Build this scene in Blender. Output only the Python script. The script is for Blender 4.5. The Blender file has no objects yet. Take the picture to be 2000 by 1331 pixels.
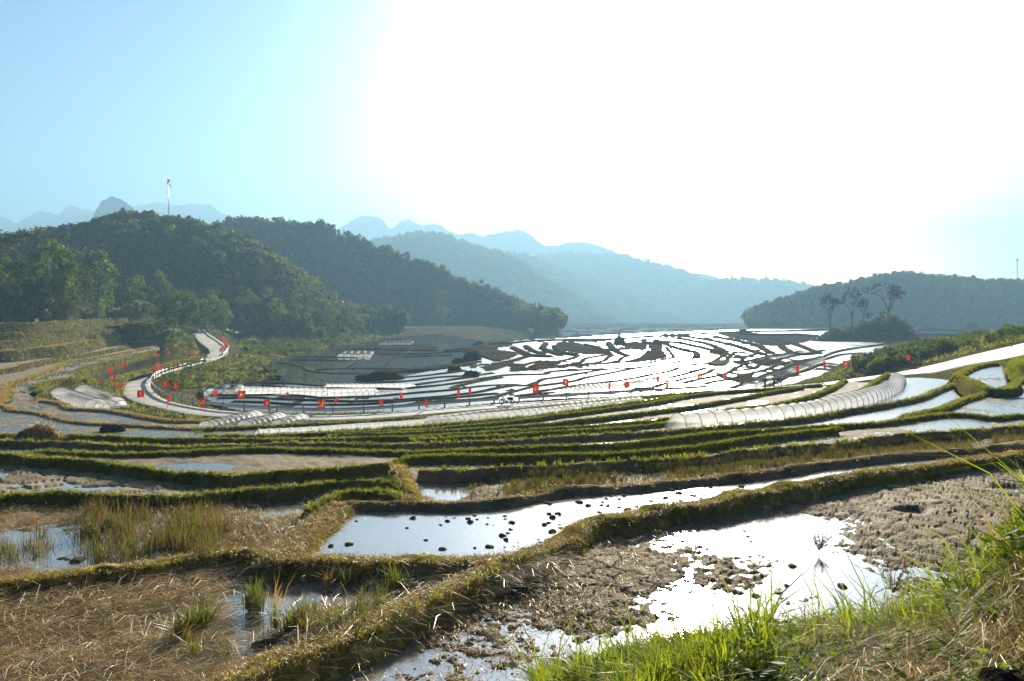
import bpy, bmesh, math, random
import numpy as np
from mathutils import Vector, Matrix
random.seed(7); RNG = np.random.default_rng(7)
S = bpy.context.scene
COL = S.collection
# ------------------------------------------------------------------ camera, sky, sun, exposure
F, V0, CX = 1570.0, 600.0, 1000.0          # focal length and horizon in photograph pixels
cam = bpy.data.cameras.new("Camera"); cam_o = bpy.data.objects.new("Camera", cam); COL.objects.link(cam_o)
cam_o.rotation_euler = (math.pi/2, 0, 0); cam.lens = 36*F/2000; cam.shift_y = -65.5/2000
cam.clip_start = 0.05; cam.clip_end = 20000; S.camera = cam_o
SUN_EL, SUN_AZ = math.radians(18), math.radians(11.8)
wd = bpy.data.worlds.new("World"); S.world = wd; wd.use_nodes = True
wt = wd.node_tree; bg = wt.nodes['Background']
sky = wt.nodes.new('ShaderNodeTexSky'); sky.sky_type = 'NISHITA'; sky.sun_disc = False
sky.sun_elevation = SUN_EL; sky.sun_rotation = SUN_AZ
sky.air_density = 0.9; sky.dust_density = 1.9; sky.ozone_density = 5.0; sky.altitude = 300
hs = wt.nodes.new('ShaderNodeHueSaturation'); hs.inputs['Saturation'].default_value = .86
tn = wt.nodes.new('ShaderNodeMix'); tn.data_type = 'RGBA'; tn.blend_type = 'MULTIPLY'; tn.inputs[0].default_value = 1
tn.inputs[7].default_value = (.082, .077, .067, 1)
wt.links.new(sky.outputs[0], hs.inputs['Color']); gm = wt.nodes.new('ShaderNodeGamma'); gm.inputs[1].default_value = 2.0; wt.links.new(hs.outputs[0], gm.inputs[0]); wt.links.new(gm.outputs[0], tn.inputs[6]); wt.links.new(tn.outputs[2], bg.inputs[0])
bg.inputs[1].default_value = 0.06
sl = bpy.data.lights.new("Sun", 'SUN'); sl.energy = 5.0; sl.angle = math.radians(0.6); sl.color = (1.0, 0.9, 0.74)
so = bpy.data.objects.new("Sun", sl); COL.objects.link(so)
so.rotation_euler = Vector((math.sin(SUN_AZ)*math.cos(SUN_EL), math.cos(SUN_AZ)*math.cos(SUN_EL), math.sin(SUN_EL))).to_track_quat('Z', 'Y').to_euler()
S.view_settings.view_transform = 'Standard'; S.view_settings.look = 'None'
S.view_settings.exposure = 2.45; S.view_settings.gamma = 1.0
cy = S.cycles
cy.use_denoising = True; cy.max_bounces = 8; cy.diffuse_bounces = 4; cy.glossy_bounces = 3; cy.transmission_bounces = 4
cy.transparent_max_bounces = 6; cy.volume_bounces = 1; cy.sample_clamp_indirect = 4.0; cy.use_adaptive_sampling = True
cy.adaptive_threshold = 0.02
# ------------------------------------------------------------------ helpers
def P(u, v, z):
    Y = -F*z/(v-V0); return np.array(((u-CX)*Y/F, Y, z))
def PY(u, v, Y): return np.array(((u-CX)*Y/F, Y, (V0-v)*Y/F))
def _hash(ix, iy, s):
    n = (ix.astype(np.int64)*374761393 + iy.astype(np.int64)*668265263 + s*1442695041) & 0xffffffff
    n = ((n ^ (n >> 13))*1274126177) & 0xffffffff
    return ((n ^ (n >> 16)) & 0xffff)/65535.0
def vn(x, y, s=0):
    x = np.asarray(x, float); y = np.asarray(y, float)
    ix = np.floor(x); iy = np.floor(y); fx = x-ix; fy = y-iy
    fx = fx*fx*(3-2*fx); fy = fy*fy*(3-2*fy); ix = ix.astype(np.int64); iy = iy.astype(np.int64)
    a = _hash(ix, iy, s); b = _hash(ix+1, iy, s); c = _hash(ix, iy+1, s); d = _hash(ix+1, iy+1, s)
    return (a*(1-fx)+b*fx)*(1-fy)+(c*(1-fx)+d*fx)*fy
def fbm(x, y, s=0, o=4, g=.5):
    t = 0; a = 1.; w = 0
    for k in range(o):
        t = t + a*vn(np.asarray(x)*2**k+17*k, np.asarray(y)*2**k-9*k, s+k); w += a; a *= g
    return t/w*2-1
def voro(x, y, s=0):
    ix = np.floor(x).astype(np.int64); iy = np.floor(y).astype(np.int64)
    d1 = np.full(x.shape, 9.); d2 = np.full(x.shape, 9.)
    for dx in (-1, 0, 1):
        for dy in (-1, 0, 1):
            jx = ix+dx; jy = iy+dy
            px = jx+_hash(jx, jy, s); py = jy+_hash(jx, jy, s+5)
            d = np.hypot(px-x, py-y)
            d2 = np.where(d < d1, d1, np.minimum(d2, d)); d1 = np.minimum(d1, d)
    return d1, d2
def mesh_np(name, V, Fc, mat=None, smooth=True):
    V = np.asarray(V, np.float32).reshape(-1, 3); Fc = np.asarray(Fc, np.int32); k = Fc.shape[1]; m = len(Fc)
    me = bpy.data.meshes.new(name)
    me.vertices.add(len(V)); me.vertices.foreach_set('co', V.ravel())
    me.loops.add(m*k); me.loops.foreach_set('vertex_index', Fc.ravel())
    me.polygons.add(m); me.polygons.foreach_set('loop_start', np.arange(0, m*k, k, dtype=np.int32))
    me.polygons.foreach_set('loop_total', np.full(m, k, np.int32))
    if smooth: me.polygons.foreach_set('use_smooth', np.ones(m, bool))
    me.update(calc_edges=True)
    if mat: me.materials.append(mat)
    return me
def gfaces(nr, nc, closed=False):
    r = np.arange(nr-1)[:, None]; c = np.arange(nc if closed else nc-1)[None, :]; c2 = (c+1) % nc
    return np.stack([r*nc+c, r*nc+c2, (r+1)*nc+c2, (r+1)*nc+c], -1).reshape(-1, 4)
def link(name, me, parent=None, loc=None, rz=0, **props):
    o = bpy.data.objects.new(name, me); COL.objects.link(o)
    if parent is not None: o.parent = parent
    if loc is not None: o.location = Vector([float(t) for t in loc])
    if rz: o.rotation_euler.z = rz
    for k, v in props.items():
        if v is not None: o[k] = v
    return o
def struct(name, me, label=None): return link(name, me, kind='structure', label=label)
def thing(name, label, cat, loc=(0, 0, 0), rz=0, group=None): return link(name, None, loc=loc, rz=rz, label=label, category=cat, group=group)
class MB:                                     # collects tubes, boxes and sheets into one mesh
    def __init__(s): s.v = []; s.f = []; s.n = 0
    def add(s, V, Fc):
        V = np.asarray(V, float).reshape(-1, 3); s.v.append(V)
        for f in Fc: s.f.append(tuple(int(i)+s.n for i in f))
        s.n += len(V); return s
    def tube(s, pts, rad, k=6, caps=True):
        pts = np.asarray(pts, float); n = len(pts); rad = np.broadcast_to(rad, (n,)) if np.ndim(rad) == 0 else np.asarray(rad)
        V = []
        for i in range(n):
            t = pts[min(i+1, n-1)]-pts[max(i-1, 0)]; t = t/(np.linalg.norm(t)+1e-9)
            a = np.cross(t, (0, 0, 1.) if abs(t[2]) < .9 else (1., 0, 0)); a /= np.linalg.norm(a); b = np.cross(t, a)
            th = np.arange(k)*2*math.pi/k
            V.append(pts[i]+rad[i]*(np.cos(th)[:, None]*a+np.sin(th)[:, None]*b))
        Fc = [tuple(x) for x in gfaces(n, k, True)]
        if caps: Fc += [tuple(range(k))[::-1], tuple(range((n-1)*k, n*k))]
        return s.add(np.concatenate(V), Fc)
    def box(s, c, d, R=None):
        c = np.asarray(c, float); d = np.asarray(d, float)/2
        V = np.array([[x, y, z] for x in (-1, 1) for y in (-1, 1) for z in (-1, 1)])*d
        if R is not None: V = V@np.asarray(R).T
        return s.add(V+c, [(0, 1, 3, 2), (4, 6, 7, 5), (0, 4, 5, 1), (2, 3, 7, 6), (0, 2, 6, 4), (1, 5, 7, 3)])
    def lathe(s, prof, c=(0, 0, 0), k=12):
        th = np.arange(k)*2*math.pi/k; V = []
        for r, z in prof: V.append(np.stack([r*np.cos(th)+c[0], r*np.sin(th)+c[1], np.full(k, z+c[2])], -1))
        return s.add(np.concatenate(V), gfaces(len(prof), k, True))
    def mesh(s, name, mat=None, smooth=True):
        me = bpy.data.meshes.new(name); me.from_pydata([tuple(x) for x in np.concatenate(s.v)], [], s.f)
        if smooth: me.polygons.foreach_set('use_smooth', np.ones(len(me.polygons), bool))
        if mat: me.materials.append(mat)
        me.update(); return me
def rot2(a): c, s_ = math.cos(a), math.sin(a); return np.array([[c, -s_, 0], [s_, c, 0], [0, 0, 1]])
# ------------------------------------------------------------------ materials
def nmat(name, c1, c2, scale=1., rough=.85, bump=.3, bscale=None, spec=.25, c3=None, lo=.35, hi=.65, rough2=None, dist=.05, detail=8):
    m = bpy.data.materials.new(name); m.use_nodes = True; t = m.node_tree; b = t.nodes['Principled BSDF']
    tc = t.nodes.new('ShaderNodeTexCoord')
    n1 = t.nodes.new('ShaderNodeTexNoise'); n1.inputs['Scale'].default_value = scale; n1.inputs['Detail'].default_value = detail
    n1.inputs['Roughness'].default_value = .65
    cr = t.nodes.new('ShaderNodeValToRGB'); e = cr.color_ramp.elements
    e[0].position = lo; e[0].color = (*c1, 1); e[1].position = hi; e[1].color = (*c2, 1)
    if c3: x = e.new((lo+hi)/2); x.color = (*c3, 1)
    t.links.new(tc.outputs['Object'], n1.inputs['Vector']); t.links.new(n1.outputs['Fac'], cr.inputs[0]); t.links.new(cr.outputs[0], b.inputs['Base Color'])
    b.inputs['Roughness'].default_value = rough; b.inputs['Specular IOR Level'].default_value = spec
    if rough2 is not None:
        mr = t.nodes.new('ShaderNodeMapRange'); mr.inputs[1].default_value = lo; mr.inputs[2].default_value = hi
        mr.inputs[3].default_value = rough; mr.inputs[4].default_value = rough2
        t.links.new(n1.outputs['Fac'], mr.inputs[0]); t.links.new(mr.outputs[0], b.inputs['Roughness'])
    if bump:
        n2 = t.nodes.new('ShaderNodeTexNoise'); n2.inputs['Scale'].default_value = bscale or scale*6; n2.inputs['Detail'].default_value = 6
        bp = t.nodes.new('ShaderNodeBump'); bp.inputs['Strength'].default_value = bump; bp.inputs['Distance'].default_value = dist
        t.links.new(tc.outputs['Object'], n2.inputs['Vector']); t.links.new(n2.outputs['Fac'], bp.inputs['Height']); t.links.new(bp.outputs[0], b.inputs['Normal'])
    return m
def leafmat(name, c1, c2, trans=.45, nscale=.6, gloss=.06, tint=(1.25, 1.25, .55)):
    m = bpy.data.materials.new(name); m.use_nodes = True; t = m.node_tree; N = t.nodes; N.remove(N['Principled BSDF']); out = N['Material Output']
    oi = N.new('ShaderNodeObjectInfo'); ge = N.new('ShaderNodeNewGeometry')
    no = N.new('ShaderNodeTexNoise'); no.inputs['Scale'].default_value = nscale; no.inputs['Detail'].default_value = 3
    t.links.new(ge.outputs['Position'], no.inputs['Vector'])
    ad = N.new('ShaderNodeMath'); ad.operation = 'MULTIPLY_ADD'; ad.inputs[1].default_value = .55; t.links.new(oi.outputs['Random'], ad.inputs[0])
    sb = N.new('ShaderNodeMath'); sb.operation = 'MULTIPLY_ADD'; sb.inputs[1].default_value = 1.5; sb.inputs[2].default_value = -.52
    t.links.new(no.outputs['Fac'], sb.inputs[0]); t.links.new(sb.outputs[0], ad.inputs[2])
    mx = N.new('ShaderNodeMix'); mx.data_type = 'RGBA'; mx.inputs[6].default_value = (*c1, 1); mx.inputs[7].default_value = (*c2, 1)
    t.links.new(ad.outputs[0], mx.inputs[0])
    tm = N.new('ShaderNodeMix'); tm.data_type = 'RGBA'; tm.blend_type = 'MULTIPLY'; tm.inputs[0].default_value = 1; tm.inputs[7].default_value = (*tint, 1)
    t.links.new(mx.outputs[2], tm.inputs[6])
    d = N.new('ShaderNodeBsdfDiffuse'); tr = N.new('ShaderNodeBsdfTranslucent'); gl = N.new('ShaderNodeBsdfGlossy'); gl.inputs['Roughness'].default_value = .45
    t.links.new(mx.outputs[2], d.inputs[0]); t.links.new(tm.outputs[2], tr.inputs[0])
    m1 = N.new('ShaderNodeMixShader'); m1.inputs[0].default_value = trans; m2 = N.new('ShaderNodeMixShader'); m2.inputs[0].default_value = gloss
    t.links.new(d.outputs[0], m1.inputs[1]); t.links.new(tr.outputs[0], m1.inputs[2]); t.links.new(m1.outputs[0], m2.inputs[1]); t.links.new(gl.outputs[0], m2.inputs[2])
    t.links.new(m2.outputs[0], out.inputs[0]); return m
def watermat(name, c=(.07, .058, .042), rough=.03, bump=.02, scale=6., ior=2.8):
    m = nmat(name, tuple(x*.75 for x in c), tuple(x*1.25 for x in c), scale=.35, rough=rough, bump=bump, bscale=scale, spec=.5, dist=.02)
    m.node_tree.nodes['Principled BSDF'].inputs['IOR'].default_value = ior; return m
def plain(name, c, rough=.6, metal=0., spec=.4):
    return nmat(name, tuple(x*.88 for x in c), tuple(min(1, x*1.08) for x in c), scale=7, rough=rough, bump=.05, bscale=60, spec=spec, dist=.005) if not metal else _met(name, c, rough)
def _met(name, c, rough):
    m = plain(name, c, rough); m.node_tree.nodes['Principled BSDF'].inputs['Metallic'].default_value = .8; return m
M = dict(
    soil=nmat('soil', (.12, .09, .055), (.27, .205, .125), 1.6, .9, .7, 14, .12, dist=.08),
    soilfar=nmat('soil_far', (.035, .031, .018), (.095, .08, .046), .25, .85, .6, 1.5, .2, dist=.3),
    mud=nmat('mud', (.07, .052, .032), (.2, .155, .095), 2.2, .9, .7, 30, .1, rough2=.75, dist=.03),
    mudwet=nmat('wet_mud', (.1, .076, .044), (.28, .215, .125), 3.5, .9, .9, 34, .1, rough2=.75, dist=.03),
    mudpale=nmat('pale_mud', (.13, .105, .068), (.3, .24, .15), 1.2, .85, .6, 24, .12, dist=.03),
    mudfar=nmat('mud_far', (.035, .028, .018), (.078, .063, .042), .12, .6, .4, .8, .35, dist=.1),
    dry=nmat('dry_turf', (.22, .15, .045), (.46, .33, .11), 5, .95, .8, 45, .05, c3=(.16, .13, .04), dist=.03),
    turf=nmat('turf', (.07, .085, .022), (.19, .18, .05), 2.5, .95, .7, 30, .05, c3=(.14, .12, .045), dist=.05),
    turfdark=nmat('shaded_turf', (.05, .055, .02), (.13, .12, .045), 1.2, .95, .7, 12, 0., c3=(.09, .075, .035), dist=.1),  # darker, browner turf for the left terrace banks
    water=watermat('paddy_water', (.17, .152, .125), .1, .03, 6.), waterfar=watermat('paddy_water_far', (.06, .052, .042), .02, .006, 1.2, 2.6),
    waterglint=watermat('paddy_water_glinting', (.09, .078, .06), .25, .05, 3., 2.8),
    waterripple=watermat('paddy_water_rippled', (.08, .07, .055), .3, .02, 1.2, 2.4),
    waterbrown=watermat('paddy_water_brown', (.1, .07, .035), .05, .03, 8),
    road=nmat('concrete_road', (.27, .25, .205), (.52, .495, .43), .35, .8, .25, 8, .3, dist=.02),
    fleece=nmat('fleece', (.68, .69, .69), (.84, .85, .85), 2.5, .5, .25, 7, .4, dist=.04),
    hoop=plain('hoop', (.22, .21, .19), .6), bark=nmat('bark', (.06, .048, .036), (.15, .125, .1), 3, .9, .6, 12, .15),
    barkpale=nmat('pale_bark', (.13, .12, .105), (.26, .24, .2), 2, .9, .5, 12, .15),
    steel=plain('galvanised_steel', (.4, .41, .42), .45, 1), paintdark=plain('dark_rail', (.17, .18, .19), .5, 1),
    red=plain('red_cloth', (.62, .025, .015), .75), gold=plain('gold_cloth', (.85, .55, .04), .6), pole=plain('bamboo_pole', (.3, .25, .16), .7),
    white=plain('white_paint', (.75, .75, .74), .5), black=plain('black_plastic', (.02, .02, .022), .35), rubber=plain('rubber', (.018, .018, .018), .8),
    skin=plain('skin', (.35, .2, .13), .6), rock=nmat('rock', (.07, .065, .055), (.2, .18, .15), 2.5, .9, .8, 11, .2, dist=.1),
    peat=nmat('dark_heap', (.018, .014, .01), (.055, .043, .03), 2.5, .85, .9, 10, .2, dist=.15),
)
LM = dict(
    lush=leafmat('lush_grass', (.08, .12, .014), (.28, .285, .035), .5, 1.2, tint=(1.2, 1.2, .45)),
    yellow=leafmat('yellow_grass', (.16, .19, .022), (.34, .31, .05), .5, 1.2, tint=(1.15, 1.15, .5)),
    dryb=leafmat('dry_blades', (.28, .195, .06), (.52, .38, .14), .45, 2.5, tint=(1.1, 1.0, .7)),
    straw=leafmat('straw', (.36, .28, .14), (.64, .52, .3), .35, 3., .1, tint=(1.1, 1., .8)),
    stub=leafmat('stubble', (.12, .1, .042), (.25, .2, .085), .3, 1.5, tint=(1.15, 1.05, .6)),
    stubg=leafmat('green_stubble', (.08, .1, .022), (.17, .18, .045), .4, 1.5),
    olive=leafmat('olive_grass', (.035, .05, .014), (.095, .1, .03), .4, .5, .01),
    fg=leafmat('front_grass', (.1, .17, .012), (.3, .34, .035), .6, 3., .07, tint=(1.3, 1.25, .4)),
    weed=leafmat('weed_leaf', (.06, .13, .015), (.19, .24, .03), .5, 3., .015),
    tree=leafmat('tree_leaf', (.034, .058, .015), (.155, .18, .038), .44, .035, .015),
    treeb=leafmat('bright_leaf', (.055, .1, .014), (.14, .175, .026), .45, .3, .02),
    twig=leafmat('twig_leaf', (.025, .018, .01), (.06, .04, .022), .2, .5, .0),
    brown=leafmat('brown_leaf', (.06, .045, .02), (.13, .09, .045), .35, .5, .04, tint=(1.1, .95, .6)),
    dark=leafmat('dark_leaf', (.026, .043, .013), (.09, .1, .028), .4, .4, .015),
    banana=leafmat('banana_leaf', (.1, .17, .03), (.24, .29, .07), .5, 2., .2),
    red=leafmat('reddish_stem', (.07, .03, .022), (.13, .05, .04), .3, 6., .05, tint=(1.1, .9, .8)),
)
M['fleece'] = leafmat('fleece', (.9, .91, .91), (.98, .98, .97), .78, 1.5, .05, tint=(1, 1, 1))
M['red'] = leafmat('red_cloth', (.3, .011, .007), (.42, .02, .011), .45, 3, .03, tint=(1, 1, 1)); M['gold'] = leafmat('gold_cloth', (.85, .55, .04), (.95, .65, .06), .4, 3, .03, tint=(1, 1, 1))
_t = M['fleece'].node_tree; _o = _t.nodes['Material Output']; _f = _o.inputs[0].links[0].from_socket; _x = _t.nodes.new('ShaderNodeMixShader'); _p = _t.nodes.new('ShaderNodeBsdfTransparent'); _x.inputs[0].default_value = .46
_t.links.new(_f, _x.inputs[1]); _t.links.new(_p.outputs[0], _x.inputs[2]); _t.links.new(_x.outputs[0], _o.inputs[0])
M['ground'] = nmat('ground', (.06, .05, .028), (.13, .115, .055), .35, .95, .8, 3, .1, c3=(.085, .09, .03), dist=.15)
M['slope'] = nmat('grassy_slope', (.05, .055, .02), (.12, .12, .042), .22, .95, .8, 2.5, .1, c3=(.085, .075, .035), dist=.2)
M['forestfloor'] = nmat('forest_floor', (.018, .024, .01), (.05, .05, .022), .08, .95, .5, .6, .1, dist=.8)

M['karst'] = nmat('karst', (.04, .05, .04), (.09, .1, .085), .012, .95, .5, .1, .1, dist=8)
for k_ in ('soil', 'soilfar', 'mudfar', 'peat', 'dry', 'turf', 'ground', 'slope', 'forestfloor', 'karst', 'rock'): M[k_].node_tree.nodes['Principled BSDF'].inputs['Specular IOR Level'].default_value = 0
# ------------------------------------------------------------------ scattering of uncountable growth (grass, straw, forest mass)
def variants(name, meshes):
    c = bpy.data.collections.new(name)
    for i, me in enumerate(meshes):
        o = bpy.data.objects.new('%s_%02d' % (name, i), me); c.objects.link(o)
    return c
_NG = {}
def _ng(c):
    if c.name in _NG: return _NG[c.name]
    g = bpy.data.node_groups.new('scatter_'+c.name, 'GeometryNodeTree'); g.is_modifier = True
    g.interface.new_socket('Geometry', in_out='INPUT', socket_type='NodeSocketGeometry'); g.interface.new_socket('Geometry', in_out='OUTPUT', socket_type='NodeSocketGeometry')
    N = g.nodes; gi = N.new('NodeGroupInput'); go = N.new('NodeGroupOutput'); ip = N.new('GeometryNodeInstanceOnPoints'); ci = N.new('GeometryNodeCollectionInfo')
    ci.inputs['Collection'].default_value = c; ci.inputs['Separate Children'].default_value = True; ci.inputs['Reset Children'].default_value = True
    def at(nm, ty):
        a = N.new('GeometryNodeInputNamedAttribute'); a.data_type = ty; a.inputs['Name'].default_value = nm
        return [s for s in a.outputs if s.enabled and s.name == 'Attribute'][0]
    L_ = g.links; L_.new(gi.outputs[0], ip.inputs['Points']); L_.new(ci.outputs[0], ip.inputs['Instance']); ip.inputs['Pick Instance'].default_value = True
    L_.new(at('idx', 'INT'), ip.inputs['Instance Index']); L_.new(at('rot', 'FLOAT_VECTOR'), ip.inputs['Rotation']); L_.new(at('scl', 'FLOAT_VECTOR'), ip.inputs['Scale'])
    L_.new(ip.outputs[0], go.inputs[0]); _NG[c.name] = g; return g
def scatter(name, label, coll, pts, scl, rz=None, tilt=.12, cat=None, zs=None):
    pts = np.asarray(pts, np.float32).reshape(-1, 3); n = len(pts)
    if n == 0: return None
    me = bpy.data.meshes.new(name); me.vertices.add(n); me.vertices.foreach_set('co', pts.ravel())
    a = me.attributes.new('idx', 'INT', 'POINT'); a.data.foreach_set('value', RNG.integers(0, len(coll.objects), n).astype(np.int32))
    r = np.zeros((n, 3), np.float32); r[:, 0] = RNG.normal(0, tilt, n); r[:, 1] = RNG.normal(0, tilt, n); r[:, 2] = RNG.uniform(0, 6.283, n) if rz is None else rz
    a = me.attributes.new('rot', 'FLOAT_VECTOR', 'POINT'); a.data.foreach_set('vector', r.ravel())
    s = np.repeat(np.broadcast_to(np.asarray(scl, np.float32), (n,))[:, None], 3, 1).copy()
    if zs is not None: s[:, 2] *= zs
    a = me.attributes.new('scl', 'FLOAT_VECTOR', 'POINT'); a.data.foreach_set('vector', s.astype(np.float32).ravel())
    o = link(name, me, kind='stuff', label=label, category=cat); md = o.modifiers.new('scatter', 'NODES'); md.node_group = _ng(coll); return o
# ---- blade, straw and crown meshes
def tuft(n, h, spread, w, bend, mat, seed, up=.9):
    r = np.random.default_rng(seed); V = []; Fc = []
    for i in range(n):
        a = r.uniform(0, 6.283); d = np.array([math.cos(a), math.sin(a), 0]); b = r.uniform(0, spread)*np.array([math.cos(a+r.normal(0, 1)), math.sin(a+r.normal(0, 1)), 0])
        H = h*r.uniform(.45, 1.1); bd = bend*r.uniform(.2, 1.3)*H; s = np.array([-d[1], d[0], 0])*w*r.uniform(.6, 1.2)
        p1 = b+d*bd*.28+np.array([0, 0, H*.55]); p2 = b+d*bd+np.array([0, 0, H*(up-.25*bend*r.uniform(0, 1))])
        k = len(V); V += [b-s, b+s, p1-s*.75, p1+s*.75, p2]; Fc += [(k, k+1, k+3), (k, k+3, k+2), (k+2, k+3, k+4)]
    return mesh_np('blades', V, Fc, mat, False)
def stalks(n, h, spread, w, mat, seed):
    r = np.random.default_rng(seed); V = []; Fc = []
    for i in range(n):
        b = np.append(r.normal(0, spread, 2), 0); a = r.uniform(0, 6.283); s = np.array([math.cos(a), math.sin(a), 0])*w
        t = b+np.append(b[:2]*r.uniform(.2, 1.2)+r.normal(0, .03, 2), h*r.uniform(.4, 1.))
        k = len(V); V += [b-s, b+s, t+s*.6, t-s*.6]; Fc += [(k, k+1, k+2, k+3)]
    return mesh_np('stalks', V, Fc, mat, False)
def litter(n, L_, spread, w, mat, seed, dirs=.8):
    r = np.random.default_rng(seed); V = []; Fc = []
    for i in range(n):
        b = np.append(r.normal(0, spread, 2), r.uniform(0, .05)); a = r.normal(0, dirs); l = L_*r.uniform(.3, 1.)
        d = np.array([math.cos(a), math.sin(a), r.normal(0, .1)])*l; s = np.array([-math.sin(a), math.cos(a), r.uniform(-.6, .6)])*w
        mid = b+d*.5+np.array([0, 0, r.uniform(0, .04)])
        k = len(V); V += [b-s, b+s, mid-s, mid+s, b+d-s*.4, b+d+s*.4]; Fc += [(k, k+1, k+3, k+2), (k+2, k+3, k+5, k+4)]
    return mesh_np('straws', V, Fc, mat, False)
def crown_pts(K, n, R, H, seed, zc=.6, cl=.32, flat=1.):
    r = np.random.default_rng(seed); C = []
    while len(C) < K:
        p = r.uniform(-1, 1, 3)
        if .35 < np.linalg.norm(p) < 1: C.append(p*np.array([R, R, H*.42*flat])+np.array([0, 0, H*zc]))
    C = np.array(C); d = r.normal(0, 1, (K, n, 3)); d /= np.linalg.norm(d, axis=2, keepdims=True)
    return C, C[:, None]+d*(r.uniform(.3, 1., (K, n, 1))**.5)*R*cl*r.uniform(.6, 1.3, (K, 1, 1))
def leaves(pts, size, mat, seed, asp=.55):
    r = np.random.default_rng(seed); p = pts.reshape(-1, 3); n = len(p)
    a = r.normal(0, 1, (n, 3)); a /= np.linalg.norm(a, axis=1, keepdims=True); b = np.cross(a, r.normal(0, 1, (n, 3))); b /= np.linalg.norm(b, axis=1, keepdims=True)
    s = size*r.uniform(.55, 1.25, (n, 1)); V = np.stack([p-a*s, p+b*s*asp, p+a*s, p-b*s*asp], 1).reshape(-1, 3)
    return mesh_np('leaves', V, np.arange(4*n).reshape(-1, 4), mat, False)
# ------------------------------------------------------------------ terraces: banks (dykes) traced as ground lines, then fields between them
LN = {}
def ext(pts):
    pts = [tuple(map(float, p)) for p in pts]
    if pts[0][0] <= 2:
        (a, b), (c, d) = pts[0], pts[1]; pts.insert(0, (-220., b+(b-d)/(c-a)*220*.6 if c > a else b))
    if pts[-1][0] >= 1998:
        (a, b), (c, d) = pts[-1], pts[-2]; pts.append((2220., b+(b-d)/(a-c)*220*.6))
    return pts
def zmid(v): return np.interp(v, [640, 650, 668, 800], [-13.1, -12.7, -12.5, -12.5])
def line(name, pts, top, extend=True): LN[name] = dict(p=np.array(ext(pts) if extend else pts, float), top=top)
def lv(name, u):
    p = LN[name]['p']; o = np.argsort(p[:, 0], kind='stable'); return np.interp(u, p[o, 0], p[o, 1])
def lY(name, u):
    t = LN[name]['top']; v = lv(name, u); z = zmid(v)+.3 if t == 'mid' else t; return -F*z/(v-V0)
def catmull(p, m=6):
    p = np.asarray(p, float); q = np.vstack([2*p[0]-p[1], p, 2*p[-1]-p[-2]]); out = []
    for i in range(1, len(q)-2):
        t = np.linspace(0, 1, m, endpoint=False)[:, None]
        out.append(.5*((2*q[i])+(q[i+1]-q[i-1])*t+(2*q[i-1]-5*q[i]+4*q[i+1]-q[i+2])*t**2+(3*q[i]-q[i-1]-3*q[i+1]+q[i+2])*t**3))
    return np.vstack(out+[p[-1:]])
GC = []                                              # ground control points (u, Y, z)
DY = {}
def resample(C, ds):
    d = np.r_[0, np.cumsum(np.linalg.norm(np.diff(C, axis=0), axis=1))]; n = max(3, int(d[-1]/ds)+1)
    s = np.linspace(0, d[-1], n); return np.stack([np.interp(s, d, C[:, k]) for k in range(3)], 1), s
def dyke(name, pts, top, zn, zf, wt, mat, rough=1., label=None, mid_h=None, extend=True):
    """one earth bank: crest traced at height top, foot at the near field zn and at the far field zf"""
    line(name, pts, 'mid' if mid_h else top, extend); p = catmull(LN[name]['p'])
    if mid_h:
        zz0 = zmid(p[:, 1]); z = zz0+np.maximum(.09 if mid_h < .001 else .22, mid_h*-F*zz0/(p[:, 1]-V0)); C = np.stack([P(u, v, zz) for (u, v), zz in zip(p, z)])
    else: C = np.stack([P(u, v, top) for u, v in p])
    Ym = float(np.median(C[:, 1])); ds = min(2.2, max(.1, .011*Ym)); C, s = resample(C, ds)
    t = np.gradient(C[:, :2], axis=0); t /= np.linalg.norm(t, axis=1, keepdims=True)+1e-9; nrm = np.stack([-t[:, 1], t[:, 0]], 1)
    sd = abs(hash_name(name)) % 1000
    w = wt*(1+.3*fbm(s*.8/ max(.5, ds*3), s*0+3, sd, 3)); zj = fbm(s*.7/max(.4, ds*2), s*0+9, sd+1, 3)
    if mid_h: znn = zmid(-F*0+np.interp(s, s, V0-F*C[:, 2]/C[:, 1]))-.25; zff = znn; hh = C[:, 2]-znn
    else: znn = np.full(len(s), zn-.12); zff = np.full(len(s), zf-.12); hh = np.full(len(s), top-zn)
    H = np.maximum(.08, C[:, 2]-znn); D = np.maximum(.08, C[:, 2]-zff)
    offs = [(-w-.45*H, znn), (-w*1.08-.18*H, znn+.5*H), (-w*.9, C[:, 2]-.1*H), (-w*.35, C[:, 2]+.03*H), (w*.35, C[:, 2]+.02*H), (w*.9, C[:, 2]-.1*D), (w*1.1+.2*D, zff+.5*D), (w+.55*D, zff)]
    V = np.zeros((len(s), len(offs), 3))
    for k, (o, z) in enumerate(offs):
        j = fbm(C[:, 0]*2.3/max(1, ds*4)+k*3.1, C[:, 1]*2.3/max(1, ds*4)+k, sd+7, 3)*rough
        rp = np.clip(np.minimum(s, s[-1]-s)/(.5*wt+.25*H.mean()+.05), 0, 1); rp = rp*(2-rp); z = np.minimum(znn, zff)*(1-rp)+z*rp
        V[:, k, :2] = C[:, :2]+nrm*(o+j*wt*.22)[:, None]; V[:, k, 2] = z+(.18*H*j+.12*H*zj if 0 < k < 7 else 0)
    me = mesh_np('earth_dyke', V.reshape(-1, 3), gfaces(len(s), len(offs))[:, ::-1], M[mat])
    o = struct('earth_dyke', me, label); DY[name] = dict(C=C, n=nrm, w=wt, s=s, H=H, D=D)
    for a, b, c in C[::max(1, len(C)//120)]:
        GC.append((CX+a*F/b, b, (zmid(V0-F*c/b)-.7) if mid_h else min(zn, zf)-.12-.004*b))
    return o
def hash_name(s):
    h = 0
    for ch in s: h = (h*31+ord(ch)) % 99991
    return h
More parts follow.
